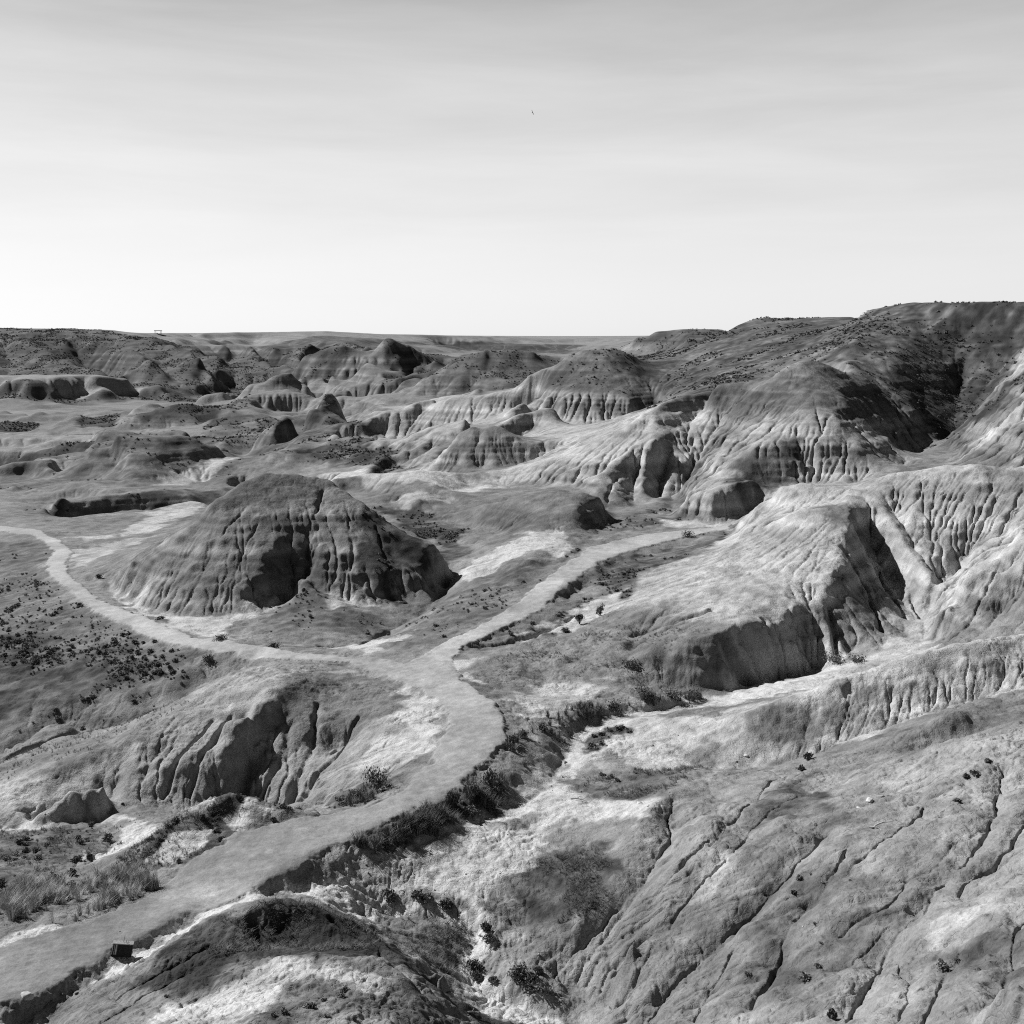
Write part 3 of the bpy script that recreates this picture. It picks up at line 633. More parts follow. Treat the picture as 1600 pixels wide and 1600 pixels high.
# finer country far off: ridges too small to survey
far = np.clip((Y-330)/250, 0, 1)
z += far*(1-np.clip((z+3)/6, 0, 1))*np.abs(fbm(X, Y, 70, 5, 61, .55, Y*ds))*8*np.clip(sl0-.1, .3, 1)*(1-np.clip((z+4)/4, 0, 1))-far*.8
z = z*(1-far)+far*(z+.75*6.5/6.2832*np.sin(6.2832*(z/6.5+.2*fbm(X, Y, 120, 2, 27)))*(1-np.clip((z+5)/5, 0, 1)))
firm = paint(z, np.ones_like(z), FIRM, 700)
soil = np.clip((alb-.13)/.13, .16, 1)+.6*far; soil = np.clip(soil, 0, 1)*firm
z, A, S = erode(z, Y, dw, ds, np.clip(hard, .2, 1.4)*(1-pm1)*soil, 10, 0.05, rng, hops=8, a0=1.0*np.clip(1.5-sl0, .25, 1), acap=30*np.clip(Y/90, 1, 8)**2, smooth=.25)
H, W = 4096, 1601
z = resize(z, (H, W)); alb = resize(alb, (H, W)); Y, X, dw, ds = grid(H, W)
cell = Y*ds
pm = pathmask(X, Y, .35, .5); pmw = pathmask(X, Y, 1.6, 0)
z += fbm(X, Y, 1.6, 4, 50, .6, cell)*0.06*(1-pmw)*np.clip(Y/60, .6, 1.5)
firm = resize(firm, (H, W)); soil = np.clip((alb-.12)/.12, .2, 1)*np.clip(firm*1.3, 0, 1)
z, A, S = erode(z, Y, dw, ds, (1-pmw)*soil*np.clip((Y-10)/50, .5, 1), 7, 0.036, rng, hops=9, a0=.3, smooth=.16)
# the deep single gullies
def carve(line, depth, width):
    global z
    P = []
    for (u, v) in line:
        j, i = sight(z, u, v); P.append((float(X[j, i]), float(Y[j, i])))
    px = [p[0] for p in P]; py = [p[1] for p in P]; pad = width*17+2
    rr = np.where((Y[:, 0] > min(py)-pad) & (Y[:, 0] < max(py)+pad))[0]; r0, r1 = rr[0], rr[-1]+1
    cc = np.where((X[r0:r1].max(0) > min(px)-pad) & (X[r0:r1].min(0) < max(px)+pad))[0]; c0, c1 = cc[0], cc[-1]+1
    xs = X[r0:r1, c0:c1]; ys = Y[r0:r1, c0:c1]
    wx = xs+.22*fbm(xs, ys, 3.0, 7, 301, .6); wy = ys+.22*fbm(xs, ys, 3.0, 7, 302, .6)
    d2 = np.full(xs.shape, 1e9, np.float32)
    for (x1, y1), (x2, y2) in zip(P[:-1], P[1:]):
        ex, ey = x2-x1, y2-y1; t = np.clip(((wx-x1)*ex+(wy-y1)*ey)/(ex*ex+ey*ey+1e-9), 0, 1)
        d2 = np.minimum(d2, (wx-x1-t*ex)**2+(wy-y1-t*ey)**2)
    n = .7+.5*vnoise(xs*.8, ys*.8, 311)
    z[r0:r1, c0:c1] -= depth*np.clip(.75+.9*vnoise(xs*.55, ys*.55, 313), .1, 1.3)*np.exp(-d2/(width*n.clip(.3, 2))**2)+.55*depth*np.exp(-d2/(width*6)**2)
for ln, dp, wd in [([(1290,1300),(1235,1355),(1180,1410),(1120,1470),(1060,1530),(1005,1600)], .5, 0.075), ([(1480,1370),(1430,1420),(1380,1480),(1355,1540),(1325,1590)], .55, 0.082),
  ([(1055,1250),(1052,1310),(1030,1350),(985,1410),(930,1465),(870,1510)], .3, 0.068), ([(1600,1270),(1570,1320),(1530,1360),(1495,1400)], .35, 0.061), ([(1262,1400),(1230,1460),(1205,1510),(1180,1560)], .3, 0.082),
  ([(1210,1215),(1150,1275),(1100,1320)], .15, 0.048), ([(1330,1320),(1290,1380),(1240,1440)], .2, 0.048), ([(1420,1370),(1370,1420),(1310,1460)], .2, 0.048), ([(1150,1480),(1120,1530),(1090,1590)], .2, 0.054), ([(1400,1490),(1420,1540),(1400,1600)], .15, 0.048), ([(1240,1240),(1180,1290),(1140,1330)], .15, 0.048), ([(1440,1260),(1380,1310),(1330,1350)], .15, 0.048), ([(1500,1480),(1470,1540),(1440,1600)], .2, 0.054), ([(180,1560),(240,1520),(330,1470)], .15, 0.054), ([(150,1600),(230,1550),(300,1510)], .15, 0.054), ([(520,1430),(600,1480),(660,1540)], .2, 0.068), ([(1600,1430),(1590,1500),(1570,1560)], .4, 0.068), ([(1100,1310),(1060,1360),(1000,1440)], .2, 0.068), ([(1130,1340),(1090,1380),(1040,1450)], .2, 0.068), ([(1460,1400),(1400,1440),(1330,1500)], .25, 0.068),
  ([(1565,1200),(1540,1290),(1500,1350)], .3, 0.054), ([(500,765),(488,810),(482,850),(476,900)], .55, .3), ([(545,800),(550,860),(548,935)], .25, .2), ([(590,820),(610,880),(615,930)], .3, .25), ([(330,800),(285,860),(240,935)], .2, .16), ([(380,790),(330,870),(290,950)], .2, .16), ([(410,800),(370,880),(345,955)], .2, .16), ([(395,1110),(398,1170),(375,1240)], .9, .5), ([(450,1090),(445,1160),(415,1240)], .6, .3), ([(500,1090),(485,1160),(455,1250)], .7, .3), ([(360,1110),(320,1170),(300,1240)], .5, .25), ([(330,1120),(280,1180),(255,1240)], .4, .2), ([(560,1110),(520,1180),(480,1240)], .5, .25), ([(1150,970),(1180,1010),(1210,1040)], .8, .5), ([(1230,955),(1245,1000),(1255,1035)], .7, .4), ([(1290,925),(1300,970),(1310,1020)], .7, .4), ([(1335,808),(1372,880),(1412,955)], .8, .35), ([(1322,850),(1350,910),(1378,975)], .7, .3), ([(1345,800),(1400,880),(1440,960)], .5, .3), ([(1120,985),(1140,1020),(1160,1050)], .5, .3), ([(1190,960),(1205,1000),(1225,1040)], .6, .3), ([(960,740),(950,770),(950,792)], .6, .4), ([(1080,680),(1085,715),(1070,750)], .8, .5), ([(1040,690),(1040,730),(1030,770)], .7, .4), ([(1100,1096),(960,1117),(900,1142),(885,1180),(870,1215),(840,1237),(780,1262),(715,1292),(640,1322)], .12, .3), ([(0,1180),(60,1152),(110,1138),(180,1126),(250,1100)], .6, .5),
  ([(505,1003),(560,998),(620,975),(665,948),(690,920),(697,895)], .7, .5), ([(740,1008),(800,1000),(860,978),(900,958)], .35, .4), ([(505,1365),(600,1400),(680,1426),(742,1446),(748,1470),(720,1498),(760,1546),(850,1583)], .25, .3),
  ([(600,1395),(560,1380),(520,1368)], .2, .2), ([(620,1245),(570,1265)], .25, .15), ([(990,990),(1010,985),(1060,965),(1110,948)], .3, .3), ([(700,1240),(600,1285),(480,1345)], .12, .15), ([(60,1262),(0,1290)], .1, .2)]:
    carve(ln, dp, wd)
# path bed stands a hand above the ground beside it
zp = resize(blur(resize(zbase, (H1, W1)), 2), (H, W))
z = z*(1-pmw)+zp*pmw
z = z+0.09*pm*(1+.6*fbm(X, Y, 7, 2, 52))-0.03*(pmw-pm)*(pmw > 0.05)
# crusted clay skin: knobbly swelling clay, cracked and pocked
kn = fbm(X, Y, .55, 3, 77, .6, cell)
z += (1-pm)*0.06*kn*np.clip(1.3-Y/160, 0, 1)
zs_ = blur(S.astype(np.float32), 3); flute = fbm(X, Y, 1.3, 5, 85, .68, cell)
z += (1-pmw)*0.36*flute*np.clip(zs_-.42, 0, .9)
z += (1-pmw)*0.5*fbm(X, Y, 2.6, 3, 88, .6, cell)*np.clip(zs_-.8, 0, .8)
z = z+np.clip((Y-45)/30, 0, 1)*.6*.9/6.2832*np.sin(6.2832*(z/.9+.3*fbm(X, Y, 12, 2, 25)+.3*vnoise(z*.6, z*0, 26)))*np.clip((zs_-.4)/.5, 0, 1)*(1-pmw)*.7
for sc_, dp_ in ((.42, .05), (.24, .035), (.9, .05)):
    nn = vnoise(X/sc_+.8*vnoise(X/1.1, Y/1.1, 71), Y/sc_, 72+int(sc_*100)); z -= (1-pm)*dp_*np.exp(-(nn/.16)**2)*np.clip(sc_/(1.6*cell)-1, 0, 1)*np.clip(.55+.9*vnoise(X/3, Y/3, 79), 0, 1)+(1-pm)*0.012*np.abs(fbm(X, Y, .2, 2, 81, .6, cell))
z += pm*(0.02*fbm(X, Y, .35, 3, 90, .6, cell)+.03*fbm(X, Y, 1.7, 2, 93))
z = z.astype(np.float32)

# ---------------------------------------------------------------- tone of the ground
zt = z+.35*fbm(X, Y, 22, 3, 31)+.06*fbm(X, Y, 1.5, 2, 32)
strata = np.tanh(3.5*vnoise(zt*.62, zt*0+.5, 33))*.8+np.tanh(4*vnoise(zt*1.7, zt*0+.5, 34))*.5+.35*np.tanh(4*vnoise(zt*4.3, zt*0+.5, 35))
steep = np.clip((S-.15)/.45, 0, 1)
steepb = blur(steep.astype(np.float32), 3)
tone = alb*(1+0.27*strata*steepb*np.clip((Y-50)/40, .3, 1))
tone *= 1+0.16*fbm(X, Y, 6, 4, 41, .6, cell)+0.19*fbm(X, Y, .9, 4, 45, .7, cell)
vegm = np.clip((.21-alb)/.08, 0, 1); tone *= 1-.10*vegm+.45*vegm*fbm(X, Y, 1.1, 4, 49, .75, cell)
tone *= np.where(Y > 130, 1+.35*vegm*fbm(X, Y, 5, 4, 58, .75, cell), 1)
# pale silt washed into the hollows
wash = np.clip(np.log(np.maximum(A, .1)/25)/4, 0, 1)*(1-steepb)*np.clip((Y-40)/60, .3, 1)
tone = tone*(1-.25*wash)+.42*.25*wash
# tracks worn along the path
pt_tone = .265*(1+.12*fbm(X, Y, 5, 3, 47, .6, cell)+.12*fbm(X, Y, .5, 3, 48, .7, cell)+.10*fbm(X*.6, Y*.6, 1.8, 3, 99, .6, cell))
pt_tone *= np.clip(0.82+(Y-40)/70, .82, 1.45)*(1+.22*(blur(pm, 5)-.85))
tone = tone*(1-pm)+pt_tone*pm
for (u_, v_, w_) in ((330, 1392, 1.1), (300, 1402, .9)):
    j_, i_ = sight(z, u_, v_); tone += pm*.10*np.exp(-((X-X[j_, i_])**2+(Y-Y[j_, i_])**2)/w_**2*(1+.5*fbm(X, Y, .8, 3, 66)))
tone = np.where((pm > .5) | (tone > .27), tone, .27*(np.maximum(tone, .02)/.27)**1.22)
tone = np.clip(tone, .035, .5).astype(np.float32)

def mat_ground(name, bump=.6, crack=True, grain=.25):
    m = bpy.data.materials.new(name); m.use_nodes = True; t = m.node_tree; t.nodes.clear()
    o = N(t, 'ShaderNodeOutputMaterial'); b = N(t, 'ShaderNodeBsdfPrincipled'); t.links.new(b.outputs[0], o.inputs[0])
    b.inputs['Roughness'].default_value = .95; b.inputs['Specular IOR Level'].default_value = .15
    at = N(t, 'ShaderNodeAttribute', attribute_name='tone'); g = N(t, 'ShaderNodeNewGeometry')
    n1 = N(t, 'ShaderNodeTexNoise'); n1.inputs['Scale'].default_value = 9; n1.inputs['Detail'].default_value = 4; n1.inputs['Roughness'].default_value = .75
    t.links.new(g.outputs['Position'], n1.inputs[0])
    n2 = N(t, 'ShaderNodeTexNoise'); n2.inputs['Scale'].default_value = .9; n2.inputs['Detail'].default_value = 8; n2.inputs['Roughness'].default_value = .7
    t.links.new(g.outputs['Position'], n2.inputs[0])
    f = mth(t, 'MULTIPLY', maprange(t, n1.outputs[0], .3, .7, 1-grain, 1+grain), maprange(t, n2.outputs[0], .3, .7, 1-grain*.8, 1+grain*.8))
    v = mth(t, 'MULTIPLY', at.outputs['Fac'], f)
    h = mth(t, 'ADD', mth(t, 'MULTIPLY', n1.outputs[0], .035), mth(t, 'MULTIPLY', n2.outputs[0], .22))
    if crack:
        vo = N(t, 'ShaderNodeTexVoronoi', feature='DISTANCE_TO_EDGE'); vo.inputs['Scale'].default_value = 3.2
        dn = N(t, 'ShaderNodeTexNoise'); dn.inputs['Scale'].default_value = 2.5; dn.inputs['Detail'].default_value = 3
        ad = N(t, 'ShaderNodeVectorMath', operation='ADD'); sc = N(t, 'ShaderNodeVectorMath', operation='SCALE'); sc.inputs[3].default_value = .5
        t.links.new(g.outputs['Position'], dn.inputs[0]); t.links.new(dn.outputs[1], sc.inputs[0]); t.links.new(sc.outputs[0], ad.inputs[0]); t.links.new(g.outputs['Position'], ad.inputs[1])
        t.links.new(ad.outputs[0], vo.inputs[0])
        c = maprange(t, vo.outputs['Distance'], 0, .09, 0, 1)
        h = mth(t, 'ADD', h, mth(t, 'MULTIPLY', c, .022))
    cb = N(t, 'ShaderNodeCombineColor')
    for i in range(3): t.links.new(v, cb.inputs[i])
    t.links.new(cb.outputs[0], b.inputs['Base Color'])
    bp = N(t, 'ShaderNodeBump'); bp.inputs['Strength'].default_value = bump; bp.inputs['Distance'].default_value = 1.0
    t.links.new(h, bp.inputs['Height']); t.links.new(bp.outputs[0], b.inputs['Normal'])
    return m
M_CLAY = mat_ground('cracked_clay'); M_PATH = mat_ground('gravel', .45, False, .2)

# ---------------------------------------------------------------- sheets of ground
kindmap = np.zeros((H, W), np.int8)
def mark(idx, ymin, poly, zf=None):
    P = []
    for (u, v) in poly:
        j, i = sight(z, min(max(u, U0), U1), v, ymin); P.append((float(X[j, i]), float(Y[j, i])))
    r = patch(X, Y, P, .5, 300+idx, .6)
    if r: 
        sub = kindmap[r[0]]; sub[r[1] > .5] = idx
HILLS = [
 ('the tall conical clay mound left of the path junction', 98, [(160,908),(220,866),(340,776),(415,738),(500,742),(570,798),(690,848),(702,880),(650,925),(600,946),(480,902),(350,968),(240,955)]),
 ('gullied mound below the junction, left of the bend', 60, [(60,1278),(0,1240),(200,1152),(330,1078),(430,1038),(560,1046),(690,1108),(695,1140),(640,1200),(485,1268),(330,1252),(170,1250)]),
 ('dark ridged mound at the foot of the view', 26, [(40,1640),(110,1556),(200,1508),(300,1446),(440,1402),(520,1414),(640,1500),(760,1610),(700,2000),(100,2000)]),
 ('big pale rilled hill right of the path', 76, [(830,1042),(1000,915),(1140,832),(1200,774),(1330,760),(1480,722),(2150,728),(2150,985),(1450,1002),(1380,1022),(1130,1078),(1000,1085)]),
 ('wide gullied clay slope filling the lower right', 17, [(870,1520),(985,1315),(1040,1243),(1180,1205),(1360,1196),(1500,1158),(2150,1080),(2150,2400),(900,2400)]),
 ('long pale spur crossing the right side', 60, [(1075,1190),(1040,1136),(1160,1110),(1300,1062),(1450,1010),(2150,965),(2150,1000),(1600,1064),(1300,1162),(1180,1197)]),
]
for k, (lb, ymn, poly) in enumerate(HILLS): mark(k+2, ymn, poly)
mark(9, 36, [(505,1362),(600,1396),(690,1420),(757,1442),(762,1468),(735,1500),(775,1540),(870,1575),(960,1660),(880,1660),(745,1556),(708,1500),(732,1462),(680,1436),(590,1410),(510,1376)])
kindmap[(Y > 640) & (kindmap == 0)] = 10
kindmap[pm > .5] = 1
fk = kindmap[:-1, :-1]
P3 = np.stack([X, Y, z], -1).reshape(-1, 3)
def sheet(name, idx, mat, label):
    j, i = np.where(fk == idx)
    if len(j) == 0: return
    a = j*W+i
    q = np.stack([a, a+1, a+W+1, a+W], 1)
    vi, inv = np.unique(q.ravel(), return_inverse=True)
    me = bpy.data.meshes.new(name)
    me.vertices.add(len(vi)); me.vertices.foreach_set('co', P3[vi].astype(np.float32).ravel())
    me.loops.add(inv.size); me.loops.foreach_set('vertex_index', inv.astype(np.int32).ravel())
    me.polygons.add(len(q)); me.polygons.foreach_set('loop_start', np.arange(len(q), dtype=np.int32)*4)
    me.polygons.foreach_set('use_smooth', np.ones(len(q), bool))
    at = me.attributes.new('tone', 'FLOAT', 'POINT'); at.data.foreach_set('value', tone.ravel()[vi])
    me.materials.append(mat); me.update(calc_edges=True)
    o = bpy.data.objects.new(name, me); col.objects.link(o)
    return tag(o, label, kind='structure')
sheet('ground', 0, M_CLAY, 'dry badlands valley floor of pale silt and dark grassy clay')
sheet('path', 1, M_PATH, 'forking pale gravel path winding down the valley')
for k, (lb, _, _) in enumerate(HILLS): sheet('hill', k+2, M_CLAY, lb)
sheet('stream_bed', 9, M_CLAY, 'dry pale stream bed winding between the mounds')
sheet('plateau', 10, M_CLAY, 'flat-topped plateau and eroded scarps across the valley')

# ---------------------------------------------------------------- things standing on the land
random.seed(11); prng = np.random.default_rng(21)
def mat_plain(name, c, rough=.9, var=.3, scale=6.0, c2=None, spec=.2):
    m = bpy.data.materials.new(name); m.use_nodes = True; t = m.node_tree; b = t.nodes['Principled BSDF']
    b.inputs['Roughness'].default_value = rough; b.inputs['Specular IOR Level'].default_value = spec
    tcn = N(t, 'ShaderNodeNewGeometry'); n = N(t, 'ShaderNodeTexNoise'); n.inputs['Scale'].default_value = scale; n.inputs['Detail'].default_value = 5
    t.links.new(tcn.outputs['Position'], n.inputs[0])
    oi = N(t, 'ShaderNodeObjectInfo')
    v = mth(t, 'MULTIPLY', maprange(t, n.outputs[0], .3, .7, c*(1-var), c*(1+var)), maprange(t, oi.outputs['Random'], 0, 1, .8, 1.25))
    cb = N(t, 'ShaderNodeCombineColor')
    for i in range(3): t.links.new(v, cb.inputs[i])
    t.links.new(cb.outputs[0], b.inputs['Base Color'])
    bp = N(t, 'ShaderNodeBump'); bp.inputs['Strength'].default_value = .5; bp.inputs['Distance'].default_value = .03
    t.links.new(n.outputs[0], bp.inputs['Height']); t.links.new(bp.outputs[0], b.inputs['Normal'])
    return m
M_LEAF = mat_plain('sage_leaf', .17, var=.5, scale=3); M_DLEAF = mat_plain('dark_leaf', .105, var=.5, scale=3); M_STEM = mat_plain('bark', .09)
M_GRASS = mat_plain('dry_grass', .36, var=.45, scale=2); M_GGRASS = mat_plain('dull_grass', .13, var=.5, scale=2)
M_ROCK = mat_plain('pale_sandstone', .42, scale=8); M_DROCK = mat_plain('dark_ironstone', .08, scale=8)
M_WOOD = mat_plain('weathered_wood', .36, scale=20); M_DARK = mat_plain('shaded_boards', .028, var=.3, scale=15); M_SLAT = mat_plain('sunlit_slat', .38, scale=15)  # marker front coloured as if in shade, slats as if in sun
M_BIRD = mat_plain('feathers', .04)

def meshobj(name, V, F, mat, parent=None, smooth=False, link=True):
    me = bpy.data.meshes.new(name)
    V = np.asarray(V, np.float32); F = np.asarray(F, np.int32)
    me.vertices.add(len(V)); me.vertices.foreach_set('co', V.ravel())
    me.loops.add(F.size); me.loops.foreach_set('vertex_index', F.ravel())
    me.polygons.add(len(F)); me.polygons.foreach_set('loop_start', np.arange(len(F), dtype=np.int32)*F.shape[1])
    if smooth: me.polygons.foreach_set('use_smooth', np.ones(len(F), bool))
    me.materials.append(mat); me.update(calc_edges=True)
    o = bpy.data.objects.new(name, me)
    if link: col.objects.link(o)
    if parent: o.parent = parent
    return o
def empty(name, loc, rz=0):
    o = bpy.data.objects.new(name, None); o.empty_display_size = .2; o.location = loc; o.rotation_euler = (0, 0, rz); col.objects.link(o); return o

def leafclump(n, rx, rz_, leaf, seed, up=.35, lobes=0):
    # many small folded leaves spread through an uneven dome
    g = np.random.default_rng(seed)
    if lobes:
        cx = np.clip(g.normal(0, rx*.3, (lobes, 2)), -rx*.36, rx*.36); cz = g.uniform(.2, .65, lobes)*rz_; cr = g.uniform(.45, .65, lobes)*rx
        k = g.integers(0, lobes, n); d = g.normal(size=(n, 3)); d /= np.linalg.norm(d, axis=1)[:, None]
        rad = g.uniform(.1, 1.05, n)[:, None]
        P = np.stack([cx[k, 0], cx[k, 1], cz[k]], 1)+d*rad*cr[k][:, None]*np.array([1, 1, .8])
    else:
        d = g.normal(size=(n, 3)); d[:, 2] = np.abs(d[:, 2]); d /= np.linalg.norm(d, axis=1)[:, None]
        lump = 1+.25*np.sin(3*np.arctan2(d[:, 1], d[:, 0])+seed)+.15*np.sin(5*d[:, 2]+seed*2)
        P = d*g.uniform(.35, 1.05, n)[:, None]*lump[:, None]*np.array([rx, rx, rz_])
    P[:, 2] = np.maximum(P[:, 2], .02)
    a = g.normal(size=(n, 3)); a[:, 2] += up; a /= np.linalg.norm(a, axis=1)[:, None]
    b = np.cross(a, g.normal(size=(n, 3))); b /= np.linalg.norm(b, axis=1)[:, None]
    s = leaf*g.uniform(.6, 1.4, n)[:, None]
    V = np.stack([P-b*s*.35, P-a*s*.6, P+b*s*.35, P+a*s*.8], 1).reshape(-1, 3)
    F = np.arange(4*n).reshape(n, 4)
    return V, F
def stems(n, h, spread, seed, thick=.012):
    g = np.random.default_rng(seed); V = []; F = []
    for k in range(n):
        an = g.uniform(0, 6.28); lean = g.uniform(.1, 1)*spread
        p = np.zeros(3); dirn = np.array([math.cos(an)*lean, math.sin(an)*lean, 1.0]); L = h*g.uniform(.6, 1.0)
        pts = [p+dirn*L*t+np.array([math.cos(an), math.sin(an), 0])*spread*.3*L*t*t+g.normal(0, .02*h, 3)*(t > 0) for t in (0, .35, .7, 1.0)]
        for q, (c, t) in enumerate(zip(pts, (1, .8, .55, .2))):
            for e in range(3):
                w = thick*t
                V.append(c+w*np.array([math.cos(e*2.09), math.sin(e*2.09), 0]))
        b0 = len(V)-12
        for q in range(3):
            for e in range(3):
                F.append([b0+q*3+e, b0+q*3+(e+1) % 3, b0+q*3+3+(e+1) % 3, b0+q*3+3+e])
    return np.array(V), np.array(F)
def tuft(n, h, spread, seed, w=.006):
    g = np.random.default_rng(seed)
    an = g.uniform(0, 6.28, n); r = g.uniform(0, spread*.35, n); L = h*g.uniform(.5, 1.1, n); le = g.uniform(.05, .7, n)*spread/h*1.6
    d = np.stack([np.cos(an), np.sin(an), np.zeros(n)], 1); s = np.stack([-np.sin(an), np.cos(an), np.zeros(n)], 1)*w
    b = d*r[:, None]*g.uniform(-1, 1, n)[:, None]
    m = b+d*(le*L*.35)[:, None]+np.array([0, 0, 1])*(L*.6)[:, None]
    t = b+d*(le*L)[:, None]+np.array([0, 0, 1])*(L*.95)[:, None]
    V = np.stack([b-s, b+s, m+s*.8, m-s*.8, t+s*.12, t-s*.12], 1).reshape(-1, 3)
    i = np.arange(n)[:, None]*6
    F = np.concatenate([i+np.array([[0, 1, 2, 3]]), i+np.array([[3, 2, 4, 5]])])
    return V, F
def boulder(seed, sx=1, sy=.8, sz=.6, n=3):
    bm = __import__('bmesh').new(); import bmesh as _b
    _b.ops.create_icosphere(bm, subdivisions=n, radius=.5)
    g = np.random.default_rng(seed)
    V = np.array([v.co[:] for v in bm.verts]); F = np.array([[v.index for v in f.verts] for f in bm.faces]); bm.free()
    for k in range(14):       # chip flat facets
        d = g.normal(size=3); d /= np.linalg.norm(d); c = g.uniform(.28, .42)
        t = V@d; V -= np.maximum(t-c, 0)[:, None]*d
    V *= np.array([sx, sy, sz]); V += g.normal(0, .006, V.shape); V[:, 2] += sz*.22
    return V, F
def zat(x, y):
    jj = (math.log(y)-math.log(Y0))/math.log(Y1/Y0)*(H-1); ii = (x/y*FPX+800-U0)/(U1-U0)*(W-1)
    j = int(min(max(jj, 0), H-2)); i = int(min(max(ii, 0), W-2)); fj = jj-j; fi = ii-i
    return float((z[j, i]*(1-fi)+z[j, i+1]*fi)*(1-fj)+(z[j+1, i]*(1-fi)+z[j+1, i+1]*fi)*fj)
def on(u, v, ymin=0.0, sink=.03):
    j, i = sight(z, u, v, ymin)
    x, y = float(X[j, i]), float(Y[j, i])
    return (x, y, float(z[j, i])-sink)

# what each stretch of scrub stands beside, for the labels
def where(u, v):
    if v < 740: return ('on the hillsides at the back', 0)
    if u < 470 and 985 < v < 1200: return ('on the slope below the left path branch', 1)
    if u < 560 and v < 1010: return ('by the left path branch and tall mound', 2)
    if 540 < u < 800 and v < 960: return ('in the gully right of the tall mound', 3)
    if 800 <= u < 1160 and v < 1010: return ('along the right path branch', 4)
    if u < 300 and v >= 1200: return ('on the flat left of the lower path', 5)
    if 530 < u < 900 and 1120 < v < 1330: return ('on the bank outside the path bend', 6)
    if 480 < u < 1000 and v >= 1330: return ('along the dry stream bed', 7)
    if u >= 900 and v >= 1150: return ('on the wide clay slope at lower right', 8)
    if u >= 900: return ('below the pale hill on the right', 9)
    return ('on the ground between the mounds', 10)

# --- scrub: sample the dark, soft ground
dens = np.clip((.192-alb)/.075, 0, 1)*(1-np.clip(pmw*3, 0, 1))*np.clip(1.3-S, .1, 1)
dens *= np.where((Y < 56) & (X > 4), .12, 1)
dens *= np.clip(.35+1.6*fbm(X, Y, 9, 3, 201)+.6*fbm(X, Y, 2.2, 2, 205), 0, 1.5)
lam = np.where(Y < 135, 6.5, 3.0)*np.clip(75/Y, .02, 1)**.7
area = Y*Y*dw*ds
cnt = dens*lam*area
cnt[:, (X[0]/Y[0]*FPX+800 < -60)] = 0; cnt[:, (X[0]/Y[0]*FPX+800 > 1660)] = 0
# only ground that the lookout can see
Vp = VH-FPX*z/Y
vis = Vp <= np.minimum.accumulate(Vp, axis=0)+2
cnt = cnt*vis*(Y < 900)*(Vp < 1640)
tot_n = float(cnt.sum()); print('scrub expected', tot_n)
pk = prng.random(cnt.shape) < np.clip(cnt, 0, 1)
J, I = np.where(pk)
size = (.20+.34*prng.random(len(J))**2.5)*np.clip(Y[J, I]/75, .75, 12)**.42
app = size/Y[J, I]; order = np.argsort(-app)
uu = U0+I/(W-1)*(U1-U0); vv = Vp[J, I]
inframe = (uu > 0) & (uu < 1600) & (vv < 1600)
order = [k for k in order if inframe[k]]
solo = order[:235]; solo_set = np.zeros(len(J), bool); solo_set[solo] = True
protos = []
for s in range(6):
    V, F = leafclump(300, .5, .62, .125, 400+s, lobes=7)
    protos.append(meshobj('sagebrush', V, F, M_LEAF if s % 2 else M_DLEAF, link=False).data)
solo_tags = []
for k in solo:
    x, y = float(X[J[k], I[k]]), float(Y[J[k], I[k]])
    o = bpy.data.objects.new('sagebrush', random.choice(protos)); col.objects.link(o)
    s = float(size[k]); o.location = (x, y, zat(x, y)-.04*s); o.scale = (s*1.15*random.uniform(.8, 1.25), s*1.15, s*random.uniform(.75, 1.1)); o.rotation_euler = (0, 0, random.uniform(0, 6.28))
    solo_tags.append((o, k))
byw = {}
for o, k in solo_tags: byw.setdefault(where(uu[k], vv[k])[0], []).append((o, k))
ONES = ['', 'first', 'second', 'third', 'fourth', 'fifth', 'sixth', 'seventh', 'eighth', 'ninth', 'tenth', 'eleventh', 'twelfth', 'thirteenth', 'fourteenth', 'fifteenth', 'sixteenth', 'seventeenth', 'eighteenth', 'nineteenth']
TENS = ['', '', 'twent', 'thirt', 'fort', 'fift', 'sixt']
def ordinal(n): return ONES[n] if n < 20 else TENS[n//10]+('ieth' if n % 10 == 0 else 'y-'+ONES[n % 10])
for wh, L in byw.items():
    L = sorted(L, key=lambda t: vv[t[1]]); n = len(L); ss = sorted(size[k] for _, k in L)
    rows = ('farthest', 'second farthest', 'middle', 'second nearest', 'nearest') if n >= 10 else ('only',)
    for r_, rn in enumerate(rows):
        row = sorted(L[r_*n//len(rows):(r_+1)*n//len(rows)], key=lambda t: uu[t[1]])
        for q, (o, k) in enumerate(row):
            c = 'small' if size[k] < ss[n//2] else 'larger'
            tag(o, '%s sagebrush %s, %s%s from left' % (c, wh, '' if rn == 'only' else rn+' row, ', ordinal(q+1)), 'shrub', 'sagebrush '+wh)
